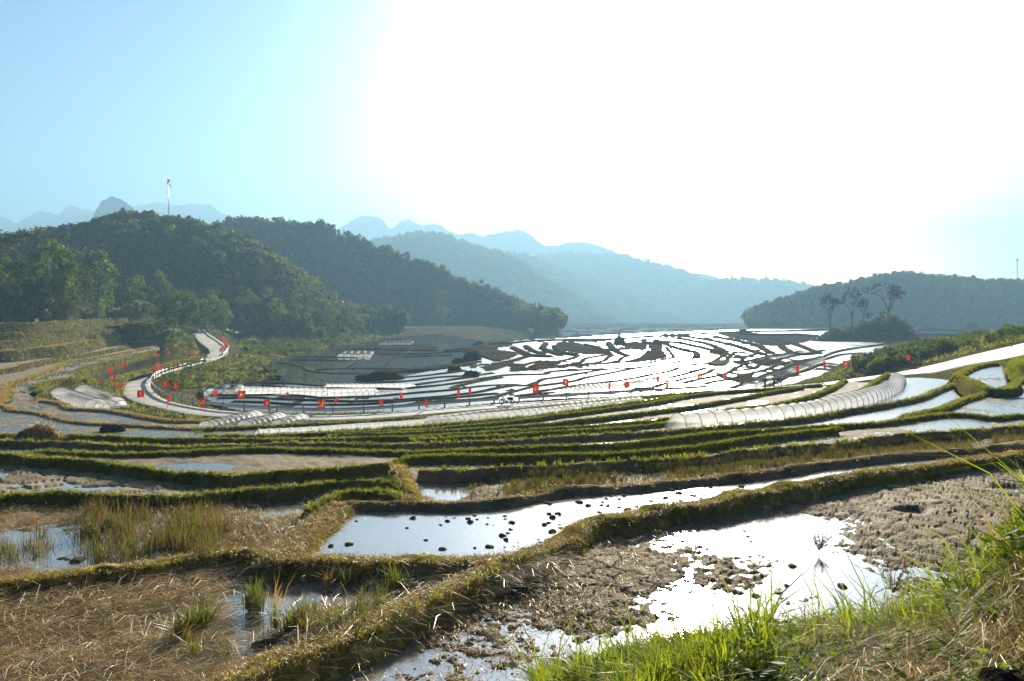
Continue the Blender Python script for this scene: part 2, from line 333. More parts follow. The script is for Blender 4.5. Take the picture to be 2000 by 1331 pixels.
def fgrid(near, far, un, uf, z, du=6., dv=4., minrows=3):
    m = int(max(4, (max(un[1]-un[0], uf[1]-uf[0]))/du)); sN = np.linspace(un[0], un[1], m); sF = np.linspace(uf[0], uf[1], m)
    vN = V0-F*z/lY(near, sN); vF = V0-F*z/lY(far, sF); r = int(max(minrows, np.median(np.abs(vN-vF))/dv))
    t = np.linspace(0, 1, r)[:, None]; U = sN*(1-t)+sF*t; Vv = vN*(1-t)+vF*t; Y = -F*z/(Vv-V0); X = (U-CX)*Y/F
    return U, Vv, X, Y, r, m
FD = {}
def field(key, near, far, un, uf, z, kind, du=6., dv=4., hfun=None, mat='mud', wmat='water', label=None, wz=0.):
    U, Vv, X, Y, r, m = fgrid(near, far, un, uf, z, du, dv); fc = gfaces(r, m)
    FD[key] = dict(U=U, V=Vv, X=X, Y=Y, z=z, h=None)
    if kind in ('water', 'both'):
        a = slice(None, None, 3 if r > 30 else 1); X2, Y2 = X[a, a], Y[a, a]
        if X2.shape[0] < 2 or (X2.shape[0]-1)*(3 if r > 30 else 1) < r-1: X2 = np.vstack([X2, X[-1:, a]]); Y2 = np.vstack([Y2, Y[-1:, a]])
        me = mesh_np('paddy_water', np.stack([X2, Y2, np.full(X2.shape, z+wz)], -1), gfaces(*X2.shape), M[wmat]); struct('paddy_water', me, label if kind == 'water' else None)
    if kind in ('mud', 'both'):
        h = hfun(X, Y, U, Vv); FD[key]['h'] = h
        me = mesh_np('paddy_mud', np.stack([X, Y, z+h], -1), fc, M[mat]); struct('paddy_mud', me, label)
    for i in np.linspace(0, m-1, min(m, 60)).astype(int):
        for j in (0, r//2, r-1): GC.append((U[j, i], Y[j, i], z-.22-.004*Y[j, i]))
def blob(U, Vv, u, v, ru, rv, a): return a*np.exp(-((U-u)/ru)**2-((Vv-v)/rv)**2)
def clods(X, Y, sc, sd=0): return fbm(X*sc, Y*sc, sd, 5, .62)
# ---- near banks
A1 = [(200, 1440), (300, 1398), (400, 1352), (500, 1303), (590, 1267), (680, 1237), (755, 1198), (830, 1168), (905, 1135), (980, 1102), (1040, 1078), (1100, 1053), (1129, 1030), (1168, 1013), (1240, 1003), (1300, 986), (1375, 981), (1450, 963), (1490, 959), (1580, 943), (1670, 926), (1760, 915), (1850, 903), (1910, 895), (2000, 884)]
A2 = [(0, 1134), (87, 1125), (175, 1115), (245, 1108), (315, 1097), (385, 1085), (455, 1077), (520, 1082), (560, 1093)]
A2b = [(540, 1092), (580, 1092), (620, 1089), (710, 1094), (800, 1093), (890, 1094), (990, 1090), (1050, 1076)]
A4 = [(620, 988), (680, 980), (770, 981), (790, 978), (890, 981), (1010, 969), (1100, 953), (1210, 947), (1300, 940), (1390, 931), (1510, 918), (1600, 902), (1640, 899), (1760, 886), (1880, 877), (2000, 866)]
A5 = [(800, 917), (920, 918), (1010, 913), (1090, 910), (1210, 903), (1300, 898), (1375, 891), (1450, 881), (1540, 872), (1610, 868), (1670, 861), (1790, 848), (1900, 840), (2000, 833)]
A6 = [(0, 968), (105, 963), (210, 968), (315, 972), (420, 965), (525, 955), (620, 947), (740, 941), (785, 944)]
A6b = [(600, 998), (620, 986), (670, 964), (740, 961), (785, 968)]
A7 = [(0, 886), (70, 893), (175, 901), (280, 914), (350, 922), (455, 927), (560, 921), (665, 914), (775, 906)]
A8 = [(0, 890), (60, 884), (105, 881), (210, 886), (315, 885), (420, 879), (525, 876), (650, 879), (770, 883), (890, 880), (1010, 874), (1120, 870), (1200, 868), (1325, 854), (1400, 845), (1500, 840), (1600, 833), (1700, 827), (1760, 820), (1805, 813), (1850, 808), (1895, 809), (1940, 815), (2000, 810)]
A8b = [(768, 905), (800, 894), (890, 889), (1000, 891), (1100, 888), (1200, 886), (1325, 876), (1400, 866), (1450, 857), (1520, 849), (1640, 836)]
A9 = [(0, 861), (140, 865), (245, 869), (350, 872), (460, 869), (560, 866), (640, 864), (700, 867), (780, 869), (875, 864), (1000, 860), (1125, 851), (1200, 847), (1300, 842), (1375, 836), (1475, 825), (1575, 815), (1650, 802), (1750, 785), (1800, 774), (1833, 760), (1860, 750)]
A9r = [(1760, 815), (1790, 807), (1835, 798), (1880, 780), (1917, 769), (1955, 759), (1977, 753), (2000, 740)]
R4 = [(800, 858), (975, 850), (1125, 841), (1250, 832), (1340, 820), (1450, 803), (1525, 796), (1600, 785), (1675, 765), (1712, 742), (1735, 729)]
R3 = [(0, 849), (112, 848), (200, 851), (300, 856), (400, 857), (520, 858), (620, 857), (800, 853), (1000, 841), (1150, 832), (1297, 818), (1400, 802), (1500, 791), (1575, 775), (1625, 757), (1650, 741)]
R2 = [(640, 851), (800, 845), (925, 838), (1050, 829), (1175, 815), (1300, 800), (1400, 785), (1500, 766), (1570, 755)]
R1 = [(560, 848), (640, 846), (800, 840), (900, 832), (1000, 822), (1075, 812), (1175, 800), (1275, 786), (1350, 772), (1425, 764), (1525, 757), (1610, 750)]
TB = [(380, 851), (498, 850), (600, 845), (700, 840), (800, 834), (925, 823), (1050, 812), (1150, 798), (1260, 783), (1340, 771)]
TT = [(380, 838), (500, 833), (600, 828), (700, 823), (800, 817), (925, 806), (1050, 796), (1150, 787), (1280, 773), (1400, 763)]
B1 = [(0, 790), (20, 800), (75, 806), (125, 819), (162, 825), (200, 827), (275, 831), (375, 836), (420, 836)]
B2 = [(75, 781), (120, 787), (140, 797), (200, 800), (240, 805), (275, 812), (325, 820), (362, 822), (410, 821)]
B3 = [(4, 786), (7, 772), (15, 756), (24, 747), (50, 740), (100, 722), (130, 707), (175, 700), (225, 692), (275, 682), (307, 676)]
B4 = [(76, 781), (90, 772), (84, 764), (70, 756), (100, 745), (150, 737), (160, 722), (175, 715), (225, 705), (275, 692), (300, 686)]
B5 = [(166, 768), (174, 757), (181, 748), (176, 740), (160, 736)]
B6 = [(205, 776), (214, 762), (222, 750), (233, 737), (275, 726), (312, 716), (350, 706), (392, 696)]
C1 = [(0, 722), (50, 712), (112, 700), (150, 694), (207, 684), (250, 676)]
C3 = [(0, 686), (50, 682), (125, 676), (185, 665), (235, 655)]
C4 = [(0, 668), (100, 659), (170, 651), (230, 642)]
C5 = [(0, 652), (62, 649), (112, 645), (200, 637)]
C6 = [(0, 632), (100, 629), (175, 624), (250, 621)]
dyke('A1', A1, -2.93, -3.15, -3.1, 0.17, 'dry', 1.3, extend=True)
dyke('A2', A2, -2.9, -3.1, -3.0, 0.14, 'dry', 1.2)
dyke('A2b', A2b, -2.91, -3.1, -2.97, 0.15, 'dry', 1.2)
dyke('A3', [(545, 1096), (575, 1062), (612, 1030), (640, 1004), (668, 984)], -2.9, -3.0, -3.0, .26, 'dry', 1.2)
dyke('A4', A4, -2.87, -2.97, -3.4, 0.13, 'soil', 1.4)
dyke('A5', A5, -3.2, -3.4, -3.8, 0.12, 'soil', 1.3)
dyke('A6', A6, -2.88, -3.05, -3.45, 0.12, 'turf')
dyke('A6b', A6b, -2.87, -3.05, -3.4, 0.12, 'turf')
dyke('A67', [(800, 974), (796, 955), (790, 930), (778, 908)], -2.95, -3.4, -3.4, 0.15, 'dry')
dyke('A7', A7, -3.25, -3.45, -3.8, 0.12, 'turf')
dyke('A8', A8, -3.68, -3.8, -4.4, 0.14, 'turf')
dyke('A8b', A8b, -3.62, -3.8, -4.0, 0.13, 'turf')
dyke('A9', A9, -4.22, -4.4, -5.0, 0.17, 'soil', 1.2)
dyke('A9r', A9r, -4.05, -4.2, -4.4, 0.2, 'turf')
dyke('R4', R4, -4.82, -5.0, -5.6, 0.17, 'turf')
dyke('R3', R3, -5.4, -5.6, -6.2, 0.2, 'turf')
dyke('R2', R2, -5.98, -6.2, -6.8, 0.2, 'turf')
dyke('R1', R1, -6.58, -6.8, -7.5, 0.2, 'turf')
dyke('TB', TB, -7.3, -7.5, -8.0, 0.25, 'soil')
dyke('TT', TT, -7.85, -8.0, -9.5, 0.3, 'turf')
dyke('B1', B1, -9.1, -9.25, -10.1, .35, 'soil')
dyke('B2', B2, -9.9, -10.1, -10.5, .4, 'soil')
dyke('B3', B3, -9.85, -10.1, -10.0, .6, 'dry')
dyke('B4', B4, -9.95, -10.5, -10.1, .5, 'turf')
dyke('B5', B5, -10.2, -10.5, -10.5, .5, 'turf')
dyke('B6', B6, -10.2, -10.5, -11.0, .9, 'turf')
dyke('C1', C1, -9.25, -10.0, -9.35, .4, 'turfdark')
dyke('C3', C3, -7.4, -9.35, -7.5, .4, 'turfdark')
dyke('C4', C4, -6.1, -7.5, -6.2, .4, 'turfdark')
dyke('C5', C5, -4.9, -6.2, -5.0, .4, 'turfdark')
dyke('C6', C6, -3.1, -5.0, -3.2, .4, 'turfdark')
# ---- composite edges for fields
line('BOT', [(0, 1430), (2000, 1430)], -3.15)
line('BOTl', [(0, 1480), (330, 1400)]+A1[3:], -2.93)
line('W1n', A2b[:-1]+A1[10:], -2.93)
line('F2far', A2[:-1]+A2b[2:], -2.91)
line('F85f', A8b[:-1]+[(1700, 828), (1760, 820), (1805, 813), (1850, 808), (1895, 809), (1940, 815), (2000, 810)], -3.64)
line('P98n', A8[:19]+A9r[1:], -3.8)
line('B2x', [(0, 780), (15, 760), (30, 752), (75, 779)]+B2[1:], -9.9)
line('B4x', [(20, 790), (60, 765), (100, 745), (150, 737), (160, 722), (175, 715), (225, 705), (275, 692), (310, 684)], -9.95)
line('POn', [(70, 784), (120, 788), (200, 799), (226, 775), (233, 752), (242, 737), (275, 727), (312, 717), (350, 707), (395, 697)], -10.1)
line('POf', [(70, 757), (100, 745), (150, 737), (160, 722), (175, 715), (225, 705), (275, 692), (300, 686), (395, 684)], -10.1)
line('R4x', R4[:-2]+[(1712, 744), (1740, 735), (1790, 733), (1830, 735), (1870, 740)], -4.82)
# ---- fields
def h_rb(X, Y, U, V):
    b = .012+blob(U, V, 1450, 1040, 190, 48, -.075)+blob(U, V, 1620, 1120, 160, 60, -.055)+blob(U, V, 1280, 1290, 150, 60, -.06)+blob(U, V, 700, 1300, 130, 40, -.06)
    b = b+blob(U, V, 1120, 1130, 150, 75, .035)+blob(U, V, 1240, 1120, 130, 50, .03)+blob(U, V, 1900, 1000, 260, 85, .075)+blob(U, V, 1160, 1250, 110, 40, .01)+blob(U, V, 1500, 1270, 180, 70, -.05)+blob(U, V, 1380, 1190, 130, 40, -.045)
    n = clods(X, Y, 1.1, 3)*.055+clods(X, Y, 13, 5)*.05
    d1, d2 = voro(X*2.9+.5*vn(X*4, Y*4, 4), Y*2.9+.5*vn(X*4, Y*4, 9), 11); ck = np.clip((d2-d1)/.09, 0, 1)
    dryk = np.clip((b-.03)/.03, 0, 1); n = n*(1-.9*dryk)
    pit = np.clip(vn(X*1.3, Y*1.3, 31)-.84, 0, 1)*.9*dryk
    return b+n-(1-ck)*.055*dryk-pit
def h_bl(X, Y, U, V):
    b = .05+blob(U, V, 480, 1230, 75, 65, -.14)+blob(U, V, 290, 1250, 60, 30, -.12)+blob(U, V, 690, 1160, 130, 28, -.12)+blob(U, V, 560, 1155, 110, 36, -.13)+blob(U, V, 350, 1320, 60, 20, -.07)+blob(U, V, 120, 1290, 50, 12, -.05)
    return b+clods(X, Y, 1.3, 13)*.045+clods(X, Y, 7, 15)*.025
def h_ls(X, Y, U, V):
    b = .02+blob(U, V, 60, 1075, 110, 32, -.09)+blob(U, V, 200, 1085, 110, 30, -.06)+blob(U, V, 520, 1000, 60, 12, -.08)+blob(U, V, 420, 1050, 70, 25, -.03)+blob(U, V, 500, 1040, 60, 25, .03)
    return b+clods(X, Y, 1.2, 23)*.05+clods(X, Y, 6, 25)*.028
def h_67(X, Y, U, V):
    b = .03+blob(U, V, 470, 957, 110, 10, -.1)+blob(U, V, 650, 940, 90, 12, -.06)+blob(U, V, 60, 975, 60, 6, -.04)
    d1, d2 = voro(X*1.5+.5*vn(X*2, Y*2, 4), Y*1.5+.5*vn(X*2, Y*2, 9), 21); ck = np.clip((d2-d1)/.1, 0, 1); dk = np.clip((380-U)/120, 0, 1)
    pit = np.clip(vn(X*1.7, Y*1.7, 37)-.82, 0, 1)*.7*dk
    return b+clods(X, Y, 1.2, 33)*.03+clods(X, Y, 5, 35)*.02-(1-ck)*.07*dk-pit
def h_78(X, Y, U, V): return .035+blob(U, V, 390, 913, 80, 7, -.1)+clods(X, Y, 1., 43)*.03+clods(X, Y, 6, 45)*.028
def h_S2(X, Y, U, V): return .02+blob(U, V, 860, 955, 55, 14, -.08)+clods(X, Y, 1., 53)*.05+clods(X, Y, 5, 55)*.025
def h_85(X, Y, U, V): return .018+blob(U, V, 940, 905, 120, 6, -.05)+blob(U, V, 1850, 830, 120, 12, -.03)+clods(X, Y, .8, 63)*.04+clods(X, Y, 4, 65)*.03
def h_98(X, Y, U, V): return np.interp(U, [-200, 180, 260, 760, 820, 1050, 1150, 1750, 1850, 1950], [-.05, -.03, .04, .03, -.01, 0., -.05, -.05, -.02, .02])+clods(X, Y, .6, 73)*.05+clods(X, Y, 5, 75)*.05
def h_R4(X, Y, U, V): return np.interp(U, [800, 1300, 1450, 1560, 1640, 1760], [.05, .04, 0., -.03, -.045, -.05])+clods(X, Y, .5, 83)*.05+clods(X, Y, 4, 85)*.06
def h_wet(b, a=.06, s1=.35, s2=1.8, sd=91): return lambda X, Y, U, V: b+clods(X, Y, s1, sd)*a+clods(X, Y, s2, sd+2)*a*.7
field('RB', 'BOT', 'A1', (300, 2150), (420, 2150), -3.15, 'both', 2, 1.9, h_rb, 'mudwet')
field('BL', 'BOTl', 'F2far', (-150, 1030), (-150, 1050), -3.1, 'both', 3, 2.6, h_bl, 'mudwet')
field('W1', 'W1n', 'A4', (545, 1960), (668, 1960), -2.97, 'both', 3, 2.6, lambda X, Y, U, V: -.07-np.clip((U-1300)/300, 0, 1)*.06+blob(U, V, 1100, 1030, 200, 30, .035)+clods(X, Y, 1.1, 101)*.045+clods(X, Y, 6, 103)*.05, 'mudwet')
field('LS', 'A2', 'A6', (-150, 552), (-150, 655), -3.05, 'both', 3, 2.6, h_ls, 'mudwet')
field('67', 'A6', 'A7', (-150, 785), (-150, 780), -3.45, 'both', 3, 2, h_67, 'mudpale')
field('78', 'A7', 'A8', (60, 775), (60, 775), -3.8, 'both', 3, 1.6, h_78, 'mudpale', wmat='waterglint')
field('S2', 'A4', 'A5', (795, 2150), (795, 2150), -3.4, 'both', 3, 2, h_S2, 'mud')
field('85', 'A5', 'F85f', (790, 2150), (770, 2150), -3.8, 'both', 3, 1.6, h_85, 'mudpale', wmat='waterglint')
field('8b', 'A8b', 'A8', (780, 1640), (780, 1640), -4.0, 'both', 4, 1.5, h_wet(.0, .04, .8, 4), 'mudpale', wmat='waterglint')
field('98', 'P98n', 'A9', (-150, 1900), (-150, 1858), -4.4, 'both', 4, 1.2, h_98, 'mudwet', wmat='waterglint')
field('P4', 'A8', 'A9r', (1765, 2200), (1790, 2200), -4.2, 'both', 3, 1.3, h_wet(-.005, .05, .5, 4, 111), 'mudpale', wmat='waterglint')
field('R4', 'A9', 'R4x', (800, 1858), (800, 1862), -5.0, 'both', 4, 1.2, h_R4, 'mudwet', wmat='waterglint')
field('L9', 'A9', 'R3', (-150, 800), (-150, 800), -5.6, 'mud', 5, 1.2, h_wet(.04, .06), 'turf')
field('34', 'R4', 'R3', (800, 1735), (800, 1655), -5.6, 'both', 4, 1.2, h_wet(.012, .05, .5, 2.2, 121), 'mudpale', wmat='waterglint')
field('23', 'R3', 'R2', (560, 1655), (640, 1580), -6.2, 'both', 4, 1.2, h_wet(.012, .05, .5, 2.2, 131), 'mudpale', wmat='waterglint')
field('12', 'R2', 'R1', (640, 1580), (640, 1615), -6.8, 'both', 4, 1.2, h_wet(.012, .05, .5, 2.2, 141), 'mudpale', wmat='waterglint')
field('T1', 'R1', 'TB', (560, 1620), (560, 1345), -7.5, 'both', 4, 1.2, h_wet(.02, .05, .5, 2.2, 151), 'mudpale', wmat='waterglint')
field('TT', 'TB', 'TT', (380, 1345), (380, 1400), -8.0, 'both', 4, 1.2, h_wet(.0, .05, .5, 2.2, 161), 'mudpale', wmat='waterglint')
field('LB', 'R3', 'B1', (-150, 420), (-150, 420), -9.25, 'both', 4, 1.2, h_wet(-.012, .06, .3, 2.8, 171), 'mudpale', wmat='waterglint')
field('Ba', 'B1', 'B2x', (4, 420), (4, 420), -10.1, 'both', 3, 1.2, h_wet(-.008, .07, .25, 2.4, 181), 'mudpale', wmat='waterglint')
field('Bb', 'B4x', 'B3', (20, 312), (6, 312), -10.1, 'both', 3, 1.2, h_wet(-.005, .07, .25, 1.4, 191), 'mudpale', wmat='waterglint')
field('PO', 'POn', 'POf', (72, 395), (72, 395), -10.5, 'water', 5, 2, wmat='waterbrown')
field('C0', 'B3', 'C1', (-150, 310), (-150, 310), -10.0, 'mud', 5, 1.2, h_wet(.03, .08, .2, 1.2, 201), 'mudpale')
field('C1', 'C1', 'C3', (-150, 250), (-150, 250), -9.35, 'mud', 6, 1.5, h_wet(.03, .08, .2, 1.2, 211), 'mudpale')
field('C3', 'C3', 'C4', (-150, 235), (-150, 235), -7.5, 'mud', 6, 1.5, h_wet(.03, .08, .2, 1.2, 221), 'dry')
field('C4', 'C4', 'C5', (-150, 230), (-150, 200), -6.2, 'mud', 6, 1.5, h_wet(.03, .08, .2, 1.2, 231), 'dry')
field('C5', 'C5', 'C6', (-150, 200), (-150, 250), -5.0, 'mud', 6, 1.5, h_wet(.03, .08, .2, 1.2, 241), 'dry')
# raised pool at the right, below the road
line('Pn', [(1872, 736), (1895, 742), (1915, 752), (1942, 760), (1972, 758), (2000, 748)], -3.9, False); line('Pf', [(1872, 734), (1885, 724), (1905, 716), (1930, 711), (1955, 710), (1985, 712), (2000, 716)], -3.9, False)
dyke('Pn', [(1868, 733), (1880, 737), (1895, 742), (1915, 752), (1942, 761), (1972, 759), (1984, 748)], -3.85, -4.4, -4.05, .25, 'turf', extend=False)
dyke('Pf', [(1868, 733), (1885, 723), (1905, 715), (1930, 710), (1958, 709)], -3.85, -4.05, -4.6, .25, 'turf', extend=False)
field('P1', 'Pn', 'Pf', (1874, 1972), (1874, 1958), -4.05, 'both', 3, 1.2, h_wet(-.02, .06, .4, 4, 251), 'mudwet', wmat='waterglint')
# ------------------------------------------------------------------ the low valley bench beyond the road: water sheet, banks and mud plots
def inpoly(x, y, poly):
    p = np.asarray(poly, float); c = np.zeros(np.shape(x), bool); j = len(p)-1
    for i in range(len(p)):
        with np.errstate(divide='ignore', invalid='ignore'):
            c ^= ((p[i, 1] > y) != (p[j, 1] > y)) & (x < (p[j, 0]-p[i, 0])*(y-p[i, 1])/(p[j, 1]-p[i, 1])+p[i, 0])
        j = i
    return c
def midpatch(name, poly, mat, dz, step=(6, 2), rough=0., sd=0, label=None):
    p = np.array(poly, float); u = np.arange(p[:, 0].min()-6, p[:, 0].max()+7, step[0]); v = np.arange(p[:, 1].max()+2, p[:, 1].min()-2.1, -step[1])
    U, Vv = np.meshgrid(u, v); z = zmid(Vv); Y = -F*z/(Vv-V0); X = (U-CX)*Y/F
    h = dz+(rough*(fbm(X*.12, Y*.12, sd, 4)+.5*fbm(X*.6, Y*.6, sd+3, 3)) if rough else 0)
    ph = catmull(np.vstack([p, p[:1]]), 5); fc = gfaces(*U.shape); cu = U.ravel()[fc].mean(1); cv = Vv.ravel()[fc].mean(1)
    fc = fc[inpoly(cu, cv, ph)]; used, inv = np.unique(fc, return_inverse=True)
    me = mesh_np(name, np.stack([X, Y, z+h], -1).reshape(-1, 3)[used], inv.reshape(-1, 4), M[mat]); return struct(name, me, label)
midpatch('paddy_water', [(395, 752), (470, 745), (545, 744), (530, 715), (545, 700), (650, 680), (720, 668), (800, 657), (870, 655), (950, 666), (1040, 662), (1200, 659), (1340, 651), (1460, 645), (1620, 643), (1800, 642), (1990, 641), (1990, 652), (1790, 668), (1730, 690), (1640, 725), (1560, 748), (1430, 762), (1250, 772), (1000, 785), (800, 803), (620, 808), (480, 804), (420, 788), (395, 770)], 'waterfar', 0., (10, 2))
midpatch('paddy_water', [(395, 757), (470, 750), (560, 753), (700, 752), (760, 742), (830, 728), (900, 715), (935, 706), (960, 690), (1000, 668), (1100, 661), (1250, 652), (1480, 644), (1640, 644), (1790, 644), (1790, 668), (1730, 690), (1640, 725), (1560, 748), (1430, 762), (1250, 772), (1000, 785), (800, 803), (620, 808), (480, 804), (420, 788), (395, 770)], 'waterripple', .035, (8, 1.6))
def mid_mud():
    u = np.arange(400, 1760, 3.2); v = np.arange(806, 646, -1.); U, Vv = np.meshgrid(u, v); z = zmid(Vv); Y = -F*z/(Vv-V0); X = (U-CX)*Y/F
    h = -.02+.17*fbm(X*.05, Y*.03, 700, 4)+.11*fbm(X*.5, Y*.2, 705, 4)
    poly = [(410, 762), (560, 757), (700, 757), (830, 732), (935, 708), (1000, 670), (1250, 655), (1480, 648), (1640, 648), (1700, 690), (1620, 725), (1430, 758), (1000, 782), (800, 800), (620, 804), (480, 800)]
    fc = gfaces(*U.shape); fc = fc[inpoly(U.ravel()[fc].mean(1), Vv.ravel()[fc].mean(1), poly)]; used, inv = np.unique(fc, return_inverse=True)
    struct('paddy_mud', mesh_np('paddy_mud', np.stack([X, Y, z+h], -1).reshape(-1, 3)[used], inv.reshape(-1, 4), M['mudfar']))
mid_mud()
MIDL = dict(D1=[(470, 748), (500, 746), (560, 747), (605, 751), (640, 752), (725, 747), (800, 744)], D2=[(430, 752), (500, 751), (557, 755), (605, 757), (725, 758), (800, 759)],
 D3=[(400, 770), (450, 771), (500, 770), (560, 769), (605, 773), (635, 776), (680, 774), (725, 773), (800, 767), (840, 764), (885, 760), (930, 754), (990, 750), (1031, 752), (1060, 740), (1090, 736), (1135, 728), (1187, 720), (1250, 717)],
 D4=[(410, 777), (450, 776), (500, 775), (545, 778), (605, 780), (650, 782), (725, 782), (810, 777), (870, 772), (930, 765), (975, 756), (1010, 751)], D5=[(440, 783), (500, 784), (537, 786), (575, 788), (650, 789), (725, 787), (825, 779), (885, 775), (981, 766)],
 E1=[(537, 707), (563, 710), (590, 717), (600, 723), (635, 728), (665, 729), (735, 729)], E2=[(557, 702), (635, 703), (699, 704)], E3=[(545, 702), (590, 696), (650, 697), (710, 698)], E4=[(602, 722), (695, 719), (800, 720)],
 E5=[(678, 718), (695, 709), (710, 700)], E6=[(750, 718), (760, 706), (770, 696)], E7=[(653, 679), (750, 683), (867, 684)], E8=[(645, 690), (725, 691), (810, 691), (873, 687)], E9=[(771, 697), (894, 692)],
 D7=[(770, 739), (785, 736), (825, 733), (877, 727), (915, 722)], D8=[(750, 747), (810, 742), (855, 736), (907, 733), (940, 726)], D9=[(800, 752), (850, 745), (900, 738), (945, 730), (970, 727)], D10=[(780, 758), (800, 757), (850, 752), (900, 746), (950, 737), (1000, 731), (1060, 730), (1075, 725), (1127, 722), (1190, 719)],
 D11=[(880, 758), (900, 751), (945, 742), (985, 735)], D15=[(780, 790), (855, 782), (952, 776), (990, 767), (1037, 755), (1097, 747), (1127, 742), (1142, 737), (1195, 727), (1255, 716), (1317, 713), (1337, 713), (1385, 708), (1394, 704), (1406, 697), (1416, 688)],
 D16=[(1040, 766), (1067, 761), (1112, 754), (1150, 749), (1225, 740), (1270, 731), (1300, 726), (1317, 721), (1327, 716)], D17=[(1000, 774), (1045, 768), (1095, 764)], D18=[(1225, 747), (1270, 739), (1310, 736), (1358, 724), (1380, 717)], D19=[(1225, 759), (1270, 756), (1300, 748), (1334, 747), (1364, 740), (1400, 733), (1422, 727), (1446, 713), (1475, 706), (1512, 695), (1540, 689)],
 H3=[(1000, 722), (1015, 716), (1030, 710), (1060, 703)], H4=[(1035, 717), (1045, 712), (1072, 703)], H5=[(1060, 716), (1088, 709), (1093, 704), (1114, 700), (1129, 694)], H6=[(1111, 711), (1135, 706), (1141, 700), (1172, 694), (1200, 691)], H7=[(1155, 710), (1180, 703), (1187, 697), (1200, 692)],
 H8=[(1171, 711), (1207, 704), (1214, 698), (1232, 692)], H9=[(1205, 708), (1243, 701), (1260, 691), (1267, 683)],
 N3=[(1302, 710), (1322, 706), (1355, 700)], N5=[(1415, 704), (1421, 700), (1428, 692), (1436, 688), (1467, 687)], N6=[(1416, 704), (1451, 705), (1475, 700), (1499, 695), (1525, 690)], N7=[(1449, 704), (1452, 697), (1469, 692), (1480, 690)], N9=[(1317, 722), (1358, 723), (1379, 716)],
 N11=[(1310, 745), (1343, 737), (1374, 730), (1395, 719)], N14=[(1376, 751), (1385, 746), (1427, 739), (1467, 728), (1496, 721), (1530, 708), (1575, 702), (1605, 697)], N15=[(1425, 724), (1472, 719), (1481, 713), (1505, 706), (1522, 701), (1575, 689), (1612, 683)],
 N16=[(1422, 759), (1460, 745), (1490, 733), (1527, 720), (1545, 711), (1575, 704), (1602, 698), (1630, 687), (1665, 680), (1725, 672)], N18=[(1490, 757), (1515, 746), (1545, 731), (1575, 722), (1605, 710), (1640, 709)], N19=[(1605, 703), (1642, 692), (1690, 688)], N4=[(1256, 710), (1275, 706), (1311, 698), (1314, 692), (1301, 677)])
for k in MIDL: dyke(k, MIDL[k], 0, 0, 0, .3 if k[0] == 'E' else .5, 'soilfar', mid_h=.0008 if k[0] == 'E' else .0016, extend=False)
BANKS = dict(G1=[(735, 727), (790, 722), (840, 720), (885, 714), (930, 708)], K1=[(1000, 676), (1022, 686), (1037, 692), (1090, 694)], K2=[(1027, 673), (1036, 680), (1057, 688)], K3=[(1066, 668), (1060, 677), (1078, 685), (1096, 692)], K4=[(1084, 673), (1090, 682), (1105, 688), (1132, 692)], K6=[(1141, 670), (1165, 676), (1192, 690)],
 K7=[(1189, 667), (1193, 674), (1207, 685), (1225, 692)], M1=[(1257, 661), (1262, 667), (1295, 669), (1322, 677), (1343, 683), (1361, 687), (1358, 698)], M2=[(1281, 661), (1287, 665), (1325, 667), (1355, 673), (1385, 680), (1412, 687)], M3=[(1323, 658), (1355, 664), (1385, 670), (1416, 683)],
 M4=[(1334, 654), (1385, 662), (1430, 671), (1467, 683), (1496, 691)], M5=[(1394, 655), (1415, 659), (1475, 671), (1508, 688)], M6=[(1500, 656), (1560, 672), (1600, 688)], M7=[(1440, 650), (1500, 652), (1560, 652), (1600, 655)], M8=[(1520, 668), (1535, 680), (1560, 690), (1600, 686)], G2=[(865, 684), (900, 681), (930, 684), (950, 695), (975, 704)],
 T1=[(950, 671), (1000, 668), (1040, 664), (1114, 662), (1192, 661), (1250, 657), (1340, 652), (1407, 648), (1460, 646), (1550, 645), (1620, 643)], T2=[(1785, 641), (1880, 642), (1960, 644)], T3=[(1785, 652), (1880, 653), (1940, 654)], T4=[(1785, 663), (1850, 661)])
for k in BANKS: dyke(k, BANKS[k], 0, 0, 0, .8, 'soilfar', mid_h=.0028 if k[0] in 'KM' else .0022, extend=False)
MUDP = [[(867, 685), (910, 679), (955, 672), (990, 668), (1000, 676), (965, 682), (1010, 690), (1000, 700), (975, 705), (945, 697), (925, 690)], [(1084, 672), (1100, 668), (1135, 672), (1165, 685), (1180, 692), (1135, 692), (1105, 686), (1090, 681)],
 [(1210, 671), (1240, 668), (1265, 672), (1258, 685), (1225, 681)], [(1262, 671), (1288, 671), (1297, 688), (1302, 699), (1262, 707), (1200, 711), (1150, 714), (1060, 722), (1000, 727), (1000, 723), (1075, 716), (1150, 710), (1210, 708), (1248, 699), (1268, 686)],
 [(1400, 652), (1460, 649), (1500, 654), (1560, 654), (1595, 660), (1560, 672), (1510, 677), (1470, 669), (1430, 661)], [(945, 726), (950, 715), (1000, 703), (1030, 695), (1040, 697), (1010, 706), (985, 718), (965, 724)], [(1785, 655), (1880, 655), (1930, 658), (1790, 667)], [(640, 678), (760, 672), (850, 676), (840, 682), (760, 681), (660, 684)],
 [(1100, 664), (1190, 662), (1190, 666), (1140, 669), (1100, 667)], [(735, 721), (800, 720), (885, 712), (930, 706), (940, 709), (890, 716), (840, 723), (770, 729), (738, 728)]]
for i, p in enumerate(MUDP): midpatch('paddy_mud', p, 'mudfar', .12, (4, 1.2), .1, 300+i)
midpatch('grass_plot', [(1376, 713), (1394, 707), (1422, 705), (1421, 713), (1400, 716)], 'turf', .35, (4, 1.2), .2, 350)
